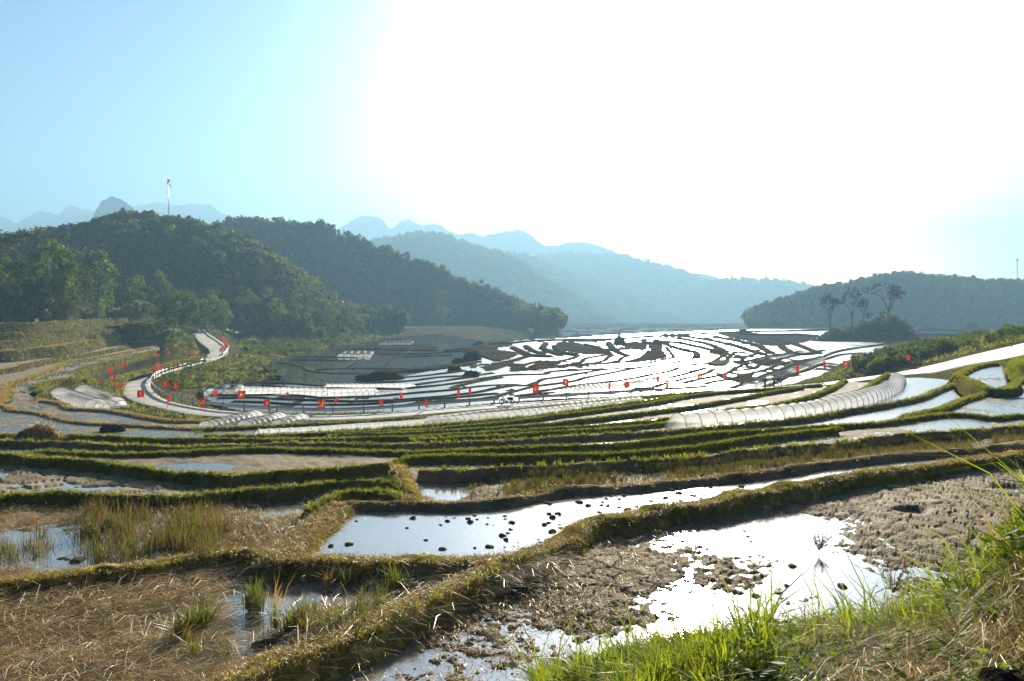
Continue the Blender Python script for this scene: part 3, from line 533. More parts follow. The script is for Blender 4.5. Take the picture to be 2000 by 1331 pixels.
# ---- far valley floor: mosaic of small flooded plots
def far_plots():
    zf = -21.; V = []; Fc = []; rows = [656, 652.5, 649.5, 647, 645, 643, 641.3, 639.8, 638.4, 637.1, 635.9, 634.8, 633.8, 632.9, 632, 631.2, 630.5]
    W = MB(); D = MB(); r = np.random.default_rng(5)
    for a, b in zip(rows[:-1], rows[1:]):
        u = 960.
        while u < 1520:
            w = r.uniform(14, 46); q = [P(u+.8, a-.45, zf), P(u+w-.8+r.normal(0, 3), a-.45, zf), P(u+w-.8+r.normal(0, 3), b+.35, zf), P(u+.8, b+.35, zf)]
            (W if r.uniform() < .42 else D).add(q, [(0, 1, 2, 3)]); u += w
    o = link('far_paddy_plots', W.mesh('far_paddy_plots', M['waterfar'], False), kind='stuff', label='mosaic of small flooded plots in the hazy far valley')
    o2 = link('far_mud_plots', D.mesh('far_mud_plots', M['mudfar'], False), kind='stuff', label='small muddy plots among the flooded ones in the far valley')
far_plots()
# ------------------------------------------------------------------ roads
def road(name, near, far, label):
    n = 160
    def rs(a):
        a = catmull(np.array(a), 6); d = np.r_[0, np.cumsum(np.linalg.norm(np.diff(a[:, :2], axis=0), axis=1))]; s = np.linspace(0, d[-1], n); return np.stack([np.interp(s, d, a[:, k]) for k in range(a.shape[1])], 1)
    a, b = rs(near), rs(far); A = np.stack([PY(*x) for x in a]); B = np.stack([PY(*x) for x in b]); V = []
    for t, dz in ((-.04, -.5), (-.02, -.02), (0, 0), (.25, .02), (.5, .03), (.75, .02), (1, 0), (1.02, -.02), (1.04, -.5)): V.append(A*(1-t)+B*t+np.array([0, 0, dz]))
    V = np.stack(V, 1); me = mesh_np(name, V.reshape(-1, 3), gfaces(n, 9)[:, ::-1], M['road']); struct(name, me, label)
    for q in (A, B):
        for x in q[::2]: GC.append((CX+x[0]*F/x[1], x[1], x[2]-.2))
    return A, B
def wz(l): return [(u, v, -F*z/(v-V0)) for u, v, z in l]
RA, RB_ = road('road', wz([(363, 636, -6.5), (377, 651, -7.9), (390, 669, -9.2), (405, 679, -9.9), (411, 689, -10.5), (395, 700, -11.0), (360, 711, -11.2), (316, 720, -11.2), (272, 730, -11.2), (248, 742, -11.2), (239, 758, -11.2), (241, 770, -11.2), (255, 781, -11.2), (283, 790, -11.2), (325, 800, -11.2), (375, 810, -11.2), (440, 815, -11.2), (520, 818, -11.2), (580, 820, -11.2), (640, 821, -11.2), (720, 818, -11.2), (800, 812, -11.2), (925, 801, -11.2), (1000, 795, -11.2), (1120, 788, -11.2), (1260, 780, -11.2), (1400, 770, -11.2), (1520, 761, -11.1), (1610, 753, -10.9)]),
    wz([(383, 633, -6.3), (412, 655, -8.2), (437, 672, -9.5), (447, 683, -10.2), (440, 692, -10.7), (421, 701, -11.0), (395, 707, -11.2), (360, 716, -11.2), (325, 726, -11.2), (304, 735, -11.2), (292, 746, -11.2), (293, 758, -11.2), (307, 772, -11.2), (325, 782, -11.2), (360, 791, -11.2), (400, 798, -11.2), (450, 804, -11.2), (520, 808, -11.2), (580, 811, -11.2), (640, 812, -11.2), (720, 809, -11.2), (800, 803, -11.2), (925, 793, -11.2), (1000, 788, -11.2), (1120, 781, -11.2), (1260, 772, -11.2), (1400, 763, -11.2), (1520, 755, -11.1), (1600, 749, -10.9)]),
    'pale concrete road curving round the head of the terraces')
road('road', [(1610, 753, 112), (1690, 743, 108), (1760, 733, 100), (1820, 727, 92), (1865, 717, 86), (1910, 708, 81), (1962, 700, 75), (2010, 690, 70), (2080, 676, 62)], [(1600, 749, 116), (1680, 738, 112), (1757, 727, 105), (1835, 710, 97), (1902, 693, 88), (1980, 675, 80), (2010, 668, 76), (2080, 652, 68)], 'pale concrete road climbing to the right edge')
# ------------------------------------------------------------------ ground sheet
def gline(pts, n=40):
    a = catmull(np.array(pts, float), max(2, n//len(pts)))
    for u, v, Y in a: GC.append((u, Y, (V0-v)*Y/F))
gline([(330, 765, 117), (380, 760, 122), (420, 752, 127), (480, 747, 134), (545, 746, 136)]); gline([(320, 745, 122), (400, 728, 143), (450, 715, 160), (500, 722, 158), (545, 728, 155)])
gline([(455, 694, 186), (490, 690, 205), (530, 700, 190), (560, 690, 225)]); gline([(460, 672, 250), (520, 676, 245), (620, 676, 258), (660, 670, 280), (730, 659, 330), (800, 652, 390)])
gline([(460, 655, 320), (560, 664, 285), (640, 664, 290), (740, 652, 350), (830, 640, 440), (950, 640, 480), (1080, 642, 480)])
gline([(250, 664, 190), (300, 674, 190), (350, 684, 188), (392, 690, 182)]); gline([(250, 622, 215), (300, 632, 225), (340, 640, 238), (362, 637, 270)]); gline([(-220, 608, 190), (0, 607, 190), (150, 607, 198), (250, 606, 230), (360, 612, 290), (440, 640, 300)]); gline([(-220, 590, 240), (200, 592, 260), (360, 604, 330)])
gline([(1640, 728, 125), (1700, 716, 125), (1760, 716, 112), (1835, 703, 104), (1902, 688, 95), (1980, 668, 87), (2100, 642, 76)]); gline([(1650, 705, 170), (1700, 690, 175), (1750, 680, 178), (1800, 671, 175), (1850, 659, 172), (1900, 651, 170), (1960, 645, 160), (2000, 636, 150), (2200, 610, 140)])
gline([(1720, 670, 260), (1800, 665, 290), (1900, 658, 300), (2000, 655, 320), (2200, 650, 330)]); gline([(1975, 735, 56), (1990, 715, 52), (2040, 700, 50), (2200, 690, 48)]); gline([(1985, 760, 40), (2040, 745, 40), (2200, 735, 40)])
for v in range(645, 790, 8):
    lo, hi = np.interp(v, [645, 660, 680, 700, 745, 790], [860, 720, 655, 545, 480, 430]), np.interp(v, [645, 668, 690, 725, 748, 790], [1990, 1720, 1640, 1560, 1450, 900])
    for u in np.arange(lo, hi, 12):
        if v < np.interp(u, [860, 950, 1040, 1192, 1340, 1460, 1620], [652, 668, 662, 659, 650, 645, 640]): continue
        GC.append((u, -F*zmid(v)/(v-V0), zmid(v)-.7))
def build_ground():
    global GU, GY, GZ
    g = np.array(GC); GU = np.arange(-520, 2521, 10.); GY = np.r_[np.geomspace(4.4, 640, 330), np.geomspace(700, 4800, 24)]; lo = np.log(GY); GZ = np.zeros((len(GU), len(GY)))
    for i, u in enumerate(GU):
        uu = min(max(u, -190), 2190); s = g[np.abs(g[:, 0]-uu) < 12]
        a, b = (float(lY('T1', uu))+30, float(lY('T1', uu))+75) if 940 < uu < 1500 else (560, 640)
        y = np.r_[s[:, 1], 4.3, a, b, 1100, 1500, 2500, 16000]; z = np.r_[s[:, 2], -3.5, -16, -21.6, -22, -31, -46, -70]
        q = np.round(np.log(y)/.012).astype(int); uq, inv = np.unique(q, return_inverse=True)
        ly = np.zeros(len(uq)); zz = np.full(len(uq), 1e9); np.minimum.at(zz, inv, z); np.add.at(ly, inv, np.log(y)); ly /= np.bincount(inv)
        GZ[i] = np.interp(lo, ly, zz)
    k = np.exp(-.5*(np.arange(-4, 5)/1.6)**2); k /= k.sum(); pad = np.pad(GZ, ((4, 4), (0, 0)), 'edge'); Zs = sum(k[j]*pad[j:j+len(GU)] for j in range(9)); GZ = np.minimum(Zs, GZ+.15)
    U, Yg = np.meshgrid(GU, GY, indexing='ij'); X = (U-CX)*Yg/F
    Z = GZ+np.where((Yg > 60) & (Yg < 700), .12*fbm(X*.15, Yg*.15, 400, 4), .0)
    me = mesh_np('ground', np.stack([X, Yg, Z], -1), gfaces(len(GU), len(GY))[:, ::-1], M['slope']); struct('ground', me)
build_ground()
def gz(u, Y):
    i = np.interp(u, GU, np.arange(len(GU))); j = np.interp(np.log(Y), np.log(GY), np.arange(len(GY))); i0 = int(min(i, len(GU)-2)); j0 = int(min(j, len(GY)-2)); a, b = i-i0, j-j0
    return GZ[i0, j0]*(1-a)*(1-b)+GZ[i0+1, j0]*a*(1-b)+GZ[i0, j0+1]*(1-a)*b+GZ[i0+1, j0+1]*a*b
def hit(u, v, ymin=5):
    z = GZ[int(round((u+520)/10))]; vv = V0-F*z/GY; k = np.where((vv <= v) & (GY > ymin))[0]
    if len(k) == 0: return None
    k = k[0]
    if k == 0: Y = GY[0]
    else: t = (vv[k-1]-v)/(vv[k-1]-vv[k]+1e-9); Y = GY[k-1]+(GY[k]-GY[k-1])*min(max(t, 0), 1)
    return np.array(((u-CX)*Y/F, Y, (V0-v)*Y/F))
# ------------------------------------------------------------------ hills, woods, far peaks
FOREST = {}
def hill(name, ridge, Yr, base, zb, nr=26, relief=.06, crown=0., mat='forestfloor', sd=0, back=1.2, label=None, pw=1.25, du=8, rough=.0):
    r = catmull(np.array(ridge, float), 8); o = np.argsort(r[:, 0]); r = r[o]; b = np.array(base, float)
    u = np.arange(r[0, 0], r[-1, 0]+1, du); vr = np.interp(u, r[:, 0], r[:, 1])
    YR = np.interp(u, np.linspace(u[0], u[-1], len(Yr)), Yr) if np.ndim(Yr) else np.full(len(u), float(Yr))
    zr = (V0-vr)*YR/F-crown+rough*(fbm(u*.02, u*0, sd+8, 4)+.35*fbm(u*.11, u*0+4, sd+9, 4)); zB = np.interp(u, b[:, 0], b[:, 2]) if b.shape[1] == 3 else np.full(len(u), float(zb)); YB = -F*zB/(np.interp(u, b[:, 0], b[:, 1])-V0)
    YB = np.minimum(YB, YR*.97); zr = np.maximum(zr, zB+.05)
    t = np.linspace(0, 1, nr)[:, None]; Yf = YB*(1-t)+YR*t; zf = zB+(zr-zB)*np.sin(t*math.pi/2)**pw
    tb = np.linspace(0, 1, 9)[1:, None]; Yb = YR*(1+(back-1)*tb); zbk = zr+(zB-3-zr)*tb**1.4
    Yg = np.vstack([Yf, Yb]); z = np.vstack([zf, zbk]); X = (u-CX)*Yg/F
    H = (zr-zB); fold = np.vstack([np.sin(t*math.pi)**.8, 0*tb]); sc = 9./max(40, H.max()*1.6)
    z = z+relief*H*fold*fbm(X*sc*.12, Yg*sc*.12, sd, 4)*2+rough*.5*fold*fbm(X*.02, Yg*.02, sd+3, 4)
    me = mesh_np(name, np.stack([X, Yg, z], -1), gfaces(*Yg.shape)[:, ::-1], M[mat]); ob = struct(name, me, label)
    FOREST[ob.name] = dict(X=X, Y=Yg, Z=z, nr=nr); return ob.name
def sample(key, n, tmin=0., tmax=1.12, sd=0, bias=1.):
    f = FOREST[key]; r = np.random.default_rng(sd); R, Cn = f['X'].shape; nr = f['nr']
    ti = np.minimum(tmin+(tmax-tmin)*r.uniform(0, 1, n)**bias, (R-1)/(nr-1)*.999)*(nr-1); ci = r.uniform(0, Cn-1.01, n); i = ti.astype(int); j = ci.astype(int); a = (ti-i)[:, None]; b = (ci-j)[:, None]
    A = np.stack([f['X'], f['Y'], f['Z']], -1)
    return A[i, j]*(1-a)*(1-b)+A[i+1, j]*a*(1-b)+A[i, j+1]*(1-a)*b+A[i+1, j+1]*a*b
HA = hill('hillside', [(-260, 500), (-100, 485), (0, 472), (110, 456), (180, 441), (230, 425), (262, 423), (330, 432), (390, 441), (440, 459), (500, 484), (560, 522), (620, 562), (680, 604), (740, 640), (780, 655)], [330, 340, 350, 360, 370, 375, 380], [(-260, 601, -.6), (0, 602, -.5), (200, 603, -.5), (380, 628, -5.5), (450, 652, -9.5), (520, 662, -11.2), (620, 662, -11.4), (700, 656, -12), (780, 648, -12)], 0, 30, .13, 9., sd=1)
HB = hill('hillside', [(250, 450), (300, 446), (380, 439), (450, 431), (500, 433), (560, 435), (620, 439), (660, 450), (700, 468), (740, 478), (800, 503), (850, 523), (900, 548), (950, 563), (1000, 588), (1040, 608), (1080, 628), (1105, 641)], [520, 540, 560, 560, 560, 550, 530], [(250, 640), (700, 640), (800, 637), (900, 636), (1000, 640), (1105, 642.5)], -13, 30, .11, 8.5, sd=2)
HC = hill('hillside', [(700, 485), (760, 473), (800, 466), (830, 463), (870, 469), (900, 479), (930, 491), (970, 499), (1010, 516), (1060, 546), (1110, 576), (1150, 601), (1185, 624), (1200, 634)], 1750, [(700, 634), (1200, 634)], -31, 22, .05, 7, sd=3)
HD = hill('hillside', [(860, 500), (930, 496), (990, 501), (1040, 507), (1100, 532), (1150, 552), (1200, 567), (1260, 592), (1310, 620), (1325, 630)], 2300, [(860, 632), (1325, 632)], -38, 22, .05, 7, sd=4)
HE = hill('hillside', [(950, 530), (1000, 516), (1060, 501), (1110, 494), (1160, 498), (1220, 503), (1260, 511), (1300, 521), (1340, 531), (1380, 549), (1420, 566), (1500, 602)], 2900, [(950, 630), (1500, 630)], -44, 22, .05, 8, sd=5)
HF = hill('hillside', [(1290, 590), (1340, 562), (1380, 553), (1410, 547), (1450, 546), (1500, 549), (1560, 554), (1600, 566), (1680, 592), (1750, 610)], 2600, [(1290, 631), (1750, 631)], -42, 22, .05, 8, sd=6)
HG = hill('hillside', [(1200, 545), (1300, 536), (1370, 533), (1420, 546), (1480, 561), (1560, 580)], 4000, [(1200, 624), (1560, 624)], -50, 14, .05, 6, sd=7)
HH = hill('hillside', [(1463, 636), (1472, 606), (1500, 593), (1550, 576), (1600, 561), (1650, 553), (1700, 541), (1740, 533), (1780, 532), (1830, 538), (1880, 541), (1930, 546), (2000, 549), (2100, 553), (2250, 560)], [640, 660, 690, 700, 700, 700], [(1463, 641), (1600, 641), (2250, 641)], -15.5, 26, .1, 12, sd=8)
KP = [hill('karst_peak', [(150, 445), (175, 436), (190, 414), (208, 394), (226, 385), (246, 388), (264, 406), (277, 426), (300, 450)], 1900, [(150, 620), (300, 610)], -20, 20, .1, 0, 'karst', 21, du=2, rough=16),
 hill('karst_peak', [(-200, 420), (-80, 405), (0, 421), (35, 436), (70, 413), (95, 411), (112, 418), (135, 403), (160, 413), (200, 414), (260, 406), (330, 400), (400, 400), (430, 411), (480, 432), (560, 450)], 3600, [(-200, 612), (560, 612)], -40, 16, .08, 0, 'karst', 22, du=4, rough=20),
 hill('karst_peak', [(640, 470), (680, 441), (715, 427), (745, 432), (765, 448), (790, 434), (820, 441), (855, 437), (880, 451), (920, 456), (940, 467), (970, 459), (1005, 451), (1030, 461), (1060, 481), (1090, 479), (1130, 470), (1180, 486), (1240, 502), (1330, 530)], 3800, [(640, 612), (1330, 612)], -40, 16, .08, 0, 'karst', 23, du=4, rough=20)]
def tree_meshes(n, K, nl, size, mat, sd, R=(2.2, 3.2), H=(5.5, 8.), zc=.58, flat=1.):
    r = np.random.default_rng(sd); out = []
    for i in range(n):
        h = r.uniform(*H); C, p = crown_pts(K, nl, r.uniform(*R), h, sd+i, zc, .36, flat); out.append(leaves(p, size, mat, sd+50+i))
    return out
forest_v = variants('wood_crown', tree_meshes(4, 16, 26, .52, LM['tree'], 500)+tree_meshes(2, 18, 26, .5, LM['dark'], 520, (1.6, 2.2), (8, 10), .55)+tree_meshes(1, 14, 22, .5, LM['brown'], 530)+tree_meshes(1, 16, 26, .5, LM['treeb'], 540))
far_v = variants('far_crown', tree_meshes(5, 12, 18, 1.0, LM['tree'], 560, (3.2, 4.6), (8, 12)))
def wood(name, label, keys, n, coll, s0, s1, sd, tmin=0., tmax=1.1):
    pts = np.concatenate([sample(k, m, tmin, tmax, sd+i) for i, (k, m) in enumerate(zip(keys, n))]); r = np.random.default_rng(sd); pts[:, 2] -= .6
    return scatter(name, label, coll, pts, s0+(s1-s0)*r.uniform(0, 1, len(pts))**2, tilt=.06)
wood('hillside_wood', 'dense mixed wood covering the near left hillside', [HA, HB], [3000, 4200], forest_v, .55, 1.9, 31, .0)
wood('hillside_wood', 'hazy blue wood covering the ridges at the end of the valley', [HC, HD, HE, HF], [3600, 3400, 3200, 2200], far_v, 1., 1.9, 41)
wood('hillside_wood', 'hazy wood covering the hill on the right', [HH], [3600], forest_v, .9, 2.1, 51)
# haze: the air of the whole valley
def haze(dens, col, g):
    x0, x1, y0, y1, z0, z1 = -5200, 5200, -60, 4950, -58, 520
    me = MB().box(((x0+x1)/2, (y0+y1)/2, (z0+z1)/2), (x1-x0, y1-y0, z1-z0)).mesh('haze', None, False)
    m = bpy.data.materials.new('haze'); m.use_nodes = True; t = m.node_tree; t.nodes.remove(t.nodes['Principled BSDF'])
    v = t.nodes.new('ShaderNodeVolumePrincipled'); v.inputs['Color'].default_value = (*col, 1); v.inputs['Density'].default_value = dens; v.inputs['Anisotropy'].default_value = g
    t.links.new(v.outputs[0], t.nodes['Material Output'].inputs['Volume']); me.materials.append(m); link('haze', me, kind='stuff', label='thin blue morning haze filling the valley')
haze(.00056, (.2, .35, .475), .3)
# ------------------------------------------------------------------ grass, stubble and straw
gl_near = variants('lush_tuft', [tuft(20, .17, .05, .0045, .7, LM['lush'], 600+i) for i in range(4)]+[tuft(18, .15, .05, .0045, .6, LM['yellow'], 610+i) for i in range(2)])
gl_mid = variants('mid_tuft', [tuft(16, .24, .1, .011, .6, LM['lush'], 620+i) for i in range(4)]+[tuft(14, .22, .1, .011, .6, LM['yellow'], 630+i) for i in range(3)])
gl_far = variants('far_tuft', [tuft(12, .5, .3, .035, .6, LM['lush'], 640+i) for i in range(2)]+[tuft(12, .5, .3, .035, .6, LM['olive'], 645+i) for i in range(3)]+[tuft(12, .5, .3, .035, .6, LM['yellow'], 650+i) for i in range(1)]+[tuft(12, .5, .3, .035, .6, LM['dryb'], 655+i) for i in range(1)])
gd_near = variants('dry_tuft', [tuft(16, .034, .05, .003, 1.4, LM['dryb'], 660+i, .7) for i in range(4)]+[tuft(12, .034, .05, .003, 1.2, LM['yellow'], 670+i, .7) for i in range(2)])
gd_mid = variants('dry_mid_tuft', [tuft(14, .16, .1, .009, 1., LM['dryb'], 680+i, .8) for i in range(4)]+[tuft(12, .14, .1, .009, .8, LM['yellow'], 690+i, .8) for i in range(1)])
st_v = variants('stubble_clump', [stalks(14, .34, .035, .0045, LM['stub'], 700+i) for i in range(4)]+[stalks(14, .3, .035, .0045, LM['stubg'], 710+i) for i in range(2)])
sg_v = variants('green_shoots', [tuft(12, .3, .03, .005, .45, LM['stubg'], 720+i) for i in range(3)])
lit_v = variants('straw_litter', [litter(16, .42, .13, .0026, LM['straw'], 730+i, .9) for i in range(5)]+[litter(14, .3, .1, .0025, LM['dryb'], 740+i, 1.5) for i in range(2)])
bit_v = variants('straw_bits', [litter(13, .15, .1, .002, LM['dryb'], 750+i, 2.) for i in range(4)]+[litter(9, .13, .1, .002, LM['straw'], 757+i, 2.) for i in range(1)])
def on_dyke(names, dens, coll, s0, s1, name, label, side=1.05, off=0., u0=-200, u1=2200, yell=None, maxn=6000):
    P_ = []
    for nm in names:
        d = DY[nm]; L_ = d['s'][-1]; wd_ = d['w']*side; n = int(min(maxn, L_*2*(wd_+.1)*dens)); k = RNG.uniform(0, len(d['s'])-1.001, n); i = k.astype(int); f = (k-i)[:, None]
        C = d['C'][i]*(1-f)+d['C'][i+1]*f; nr = d['n'][i]; o = RNG.uniform(-1, 1, n)*wd_+off
        p = C.copy(); p[:, :2] += nr*o[:, None]; ov = np.clip((np.abs(o)-d['w']*.7)/(d['w']*.6), 0, 1); p[:, 2] -= ov*np.where(o < 0, d['H'][i]*.5, d['D'][i]*.35)+.01
        u = CX+p[:, 0]*F/p[:, 1]; P_.append(p[(u > u0) & (u < u1)])
    P_ = np.concatenate(P_); return scatter(name, label, coll, P_, RNG.uniform(s0, s1, len(P_)), tilt=.2)
def in_field(key, n, mask=None, rows=None, jit=1.):
    f = FD[key]; R, Cn = f['X'].shape; a = RNG.uniform(0, R-1.001, n) if rows is None else np.clip((np.floor(RNG.uniform(0, rows, n))+.5+RNG.normal(0, .1*jit, n))/rows*(R-1), 0, R-1.001); b = RNG.uniform(0, Cn-1.001, n); i = a.astype(int); j = b.astype(int); g, h = a-i, b-j
    def q(A): return A[i, j]*(1-g)*(1-h)+A[i+1, j]*g*(1-h)+A[i, j+1]*(1-g)*h+A[i+1, j+1]*g*h
    X, Y, U, V = q(f['X']), q(f['Y']), q(f['U']), q(f['V']); z = f['z']+(q(f['h']) if f['h'] is not None else 0); p = np.stack([X, Y, z-.01], 1)
    k = np.ones(n, bool) if mask is None else mask(U, V, z-f['z'])
    return p[k]
# near grassy banks
on_dyke(['A6', 'A6b', 'A7', 'A8'], 230, gl_near, .3, .75, 'bank_grass', 'lush short grass on the near field banks', 1.15)
on_dyke(['A8b'], 230, gl_near, .3, .75, 'bank_grass', 'lush grass on the middle field bank', 1.15)
on_dyke(['A9r', 'Pn', 'Pf'], 130, gl_mid, .28, .6, 'bank_grass', 'green grass on the banks round the right pools', 1.2)
on_dyke(['R1', 'R2', 'R3', 'R4'], 75, gl_mid, .3, .62, 'bank_grass', 'green grass on the long curving banks', 1.25)
on_dyke(['TT', 'TB'], 30, gl_mid, .6, 1.1, 'bank_grass', 'grass on the banks below the road', 1.2)
on_dyke(['A9', 'A5'], 40, gl_mid, .3, .7, 'bank_grass', 'thin grass on the dark mud banks', 1.1)
on_dyke(['B3', 'B1', 'B2'], 16, gd_mid, .9, 1.8, 'bank_grass', 'dry grass on the left banks', 1.1)
on_dyke(['B4', 'B5', 'B6'], 9, gl_far, .35, .8, 'bank_grass', 'grass on the terrace banks at left', 1.6)
on_dyke(['A1', 'A2', 'A2b', 'A3', 'A67'], 520, gd_near, .7, 1.5, 'bank_grass', 'dry matted grass on the nearest banks', 1.1, maxn=9000)
on_dyke(['A1', 'A2', 'A2b'], 60, gl_near, .35, .8, 'bank_grass', 'green grass along the foot of the nearest banks', .6, -.16)
on_dyke(['A4'], 60, gd_near, .8, 1.6, 'bank_grass', 'scraps of dry grass on the bare mud bank', 1.0)
on_dyke(['MIDG'] if 'MIDG' in DY else ['D16', 'D18', 'D19', 'D11', 'N16', 'N18', 'N14'], 2.2, gl_far, .3, .6, 'bank_grass', 'thin grass on the valley bench banks', 1.)
# field growth
def cols(*b): return lambda U, V, h: np.any([(U > x0) & (U < x1) & (V > y0) & (V < y1) for x0, x1, y0, y1 in b], 0)
scatter('bank_grass', 'bright grass strip above the long white tunnels', gl_mid, np.concatenate([in_field('LB', 3000, lambda U, V, h: (V > 838) & (U > 60)), in_field('L9', 1700, lambda U, V, h: (U > 60) & (vn(U*.012, V*.25, 3) > .5)), in_field('23', 900, lambda U, V, h: U < 1050), in_field('12', 900, lambda U, V, h: U < 1050), in_field('T1', 900, lambda U, V, h: U < 900), in_field('34', 900, lambda U, V, h: U < 1000)]), RNG.uniform(.5, 1.1, 1)[0], tilt=.2)
scatter('rice_stubble', 'standing rice stubble in the near left paddy', st_v, np.concatenate([in_field('LS', 900, lambda U, V, h: (U > -40) & (U < 450) & (V > 1010) & (V < 1105) & (vn(U*.025, V*.04, 5) > .52), 9), in_field('LS', 170, lambda U, V, h: (U > 180) & (U < 430) & (V > 1000) & (V < 1080), 9)]), .95, tilt=.14)
scatter('rice_stubble', 'standing rice stubble in the long right paddy', st_v, in_field('S2', 5200, lambda U, V, h: (U > 985) & (vn(U*.012, V*.05, 8) > .25), 7), .62, tilt=.14)
scatter('green_shoots', 'green regrowth among the stubble', sg_v, np.concatenate([in_field('LS', 230, lambda U, V, h: (U > 120) & (U < 520) & (V > 1030) & (V < 1100)), in_field('S2', 1700, lambda U, V, h: (U > 900)), in_field('LS', 160, lambda U, V, h: (U > 440) & (U < 530) & (V > 1035) & (V < 1075))]), .55, tilt=.2)
sp = in_field('BL', 5200, lambda U, V, h: (h > .0) & ((U < 430) | (V < 1150) | (RNG.uniform(0, 1, len(U)) < .3)))
scatter('straw_litter', 'cut rice straw lying in the near left paddy', lit_v, sp, RNG.uniform(.7, 1.25, len(sp)), rz=RNG.normal(.5, .5, len(sp)), tilt=.1)
sp = np.concatenate([in_field('BL', 3000, lambda U, V, h: h > .0), in_field('LS', 2600, lambda U, V, h: h > .0), in_field('RB', 3600, lambda U, V, h: (h > .0) & (U < 1350)), in_field('S2', 1200, lambda U, V, h: h > 0), in_field('W1', 500, lambda U, V, h: h > -.02)])
scatter('straw_litter', 'broken straw and roots strewn over the mud', bit_v, sp, RNG.uniform(.6, 1.3, len(sp)), tilt=.15)
on_dyke(['A3', 'A2', 'A2b', 'A1'], 110, bit_v, .4, .8, 'straw_litter', 'broken straw lying on the nearest banks', 1.2)
on_dyke(['A3', 'A2b'], 30, lit_v, .3, .55, 'straw_litter', 'loose straw heaped on the bank by the still pool', 1.5)
cl_v = variants('reed_clump', [tuft(34, .42, .07, .006, .55, LM['stubg'], 760+i) for i in range(3)]+[tuft(26, .4, .07, .005, .6, LM['dryb'], 766+i) for i in range(1)])
pc = np.array([P(u, v, -3.08) for u, v in [(365, 1245), (350, 1255), (380, 1240), (590, 1225), (575, 1232), (610, 1215), (560, 1240), (640, 1230), (600, 1245), (680, 1240), (720, 1215), (490, 1195), (430, 1290), (505, 1190), (770, 1150), (655, 1145), (740, 1190), (235, 1205), (330, 1265)]])
pc = np.concatenate([pc+RNG.normal(0, .09, pc.shape)*[1, 1, 0] for _ in range(3)]); scatter('reed_clump', 'tufts of coarse grass standing in the near wet paddy', cl_v, pc, RNG.uniform(.45, 1., len(pc)), tilt=.15)
# clods of mud standing in the near pools
def lump(r, sd, k=9, flat=.55):
    g = np.random.default_rng(sd); th = np.linspace(0, math.pi, k); ph = np.arange(2*k)*math.pi/k; T, Ph = np.meshgrid(th, ph, indexing='ij'); d = np.stack([np.sin(T)*np.cos(Ph), np.sin(T)*np.sin(Ph), np.cos(T)], -1)
    R = r*(1+.45*fbm(d[..., 0]*1.6+sd, d[..., 1]*1.6+d[..., 2], sd, 3)+.2*fbm(d[..., 0]*5+sd, d[..., 1]*5+d[..., 2]*4, sd+3, 2)); return d*R[..., None]*np.array([1, .8, flat]), gfaces(k, 2*k, True)
clod_v = variants('mud_clod', [mesh_np('clod', *lump(.06, 800+i), M['mudwet']) for i in range(6)])
wq = in_field('W1', 1500, lambda U, V, h: (U > 800) & (U < 1420) & (RNG.uniform(0, 1, len(U)) < .5*np.clip((U-760)/350, 0, 1)*np.clip((1550-U)/350, 0, 1))); wq = np.concatenate([wq, in_field('W1', 110)]); wq[:, 2] = -2.98; wq = wq+RNG.normal(0, .05, wq.shape)*[1, 1, 0]
cp = np.concatenate([wq, in_field('RB', 150, lambda U, V, h: (h < 0)), in_field('BL', 200, lambda U, V, h: (h < .02))]); cp[:, 2] = np.maximum(cp[:, 2], -3.16)
scatter('mud_clods', 'small dark clods of mud standing out of the near pools', clod_v, cp, (RNG.uniform(.2, 1.1, len(cp))**3*.75+.13), tilt=.3)
clod2 = variants('mud_clump', [mesh_np('clod', *lump(.16, 820+i, 11, .5), M['soil']) for i in range(5)])
cq = [P(u, v, -3.12) for u, v in [(560, 1255), (520, 1262), (575, 1240), (640, 1235), (700, 1160), (650, 1158), (735, 1165), (130, 1100), (95, 1104), (160, 1106), (640, 1050), (100, 990)]]
scatter('mud_clumps', 'lumps of turned dark soil at the pool edges', clod2, np.array(cq), RNG.uniform(.5, 1.1, len(cq)), tilt=.3)

def on_face(names, n, coll, s0, s1, name, label):
    P_ = []
    for nm in names:
        d = DY[nm]; k = RNG.uniform(0, len(d['s'])-1.001, n); i = k.astype(int); f = (k-i)[:, None]; C = d['C'][i]*(1-f)+d['C'][i+1]*f; q = RNG.uniform(0, 1, n); p = C.copy(); p[:, :2] -= d['n'][i]*(d['w']+.42*d['H'][i]*q)[:, None]; p[:, 2] -= q*d['H'][i]*.95; P_.append(p[vn(p[:, 0]*.35, p[:, 1]*.35, 5) > .25])
    P_ = np.concatenate(P_); scatter(name, label, coll, P_, RNG.uniform(s0, s1, len(P_)), tilt=.3)
on_face(['C1', 'C3', 'C4', 'C5', 'C6'], 800, gl_far, .35, .85, 'terrace_grass', 'grass hanging over the terrace faces at left'); on_face(['B3', 'B4', 'B6'], 700, gl_far, .3, .8, 'terrace_grass', 'grass on the bank faces round the brown pool')
p = np.concatenate([in_field(k, 160) for k in ('C1', 'C3', 'C4', 'C5')]+[in_field('C0', 120)]); scatter('terrace_grass', 'dry grass on the narrow terrace treads at left', gd_mid, p, RNG.uniform(1., 2.6, len(p)), tilt=.3)
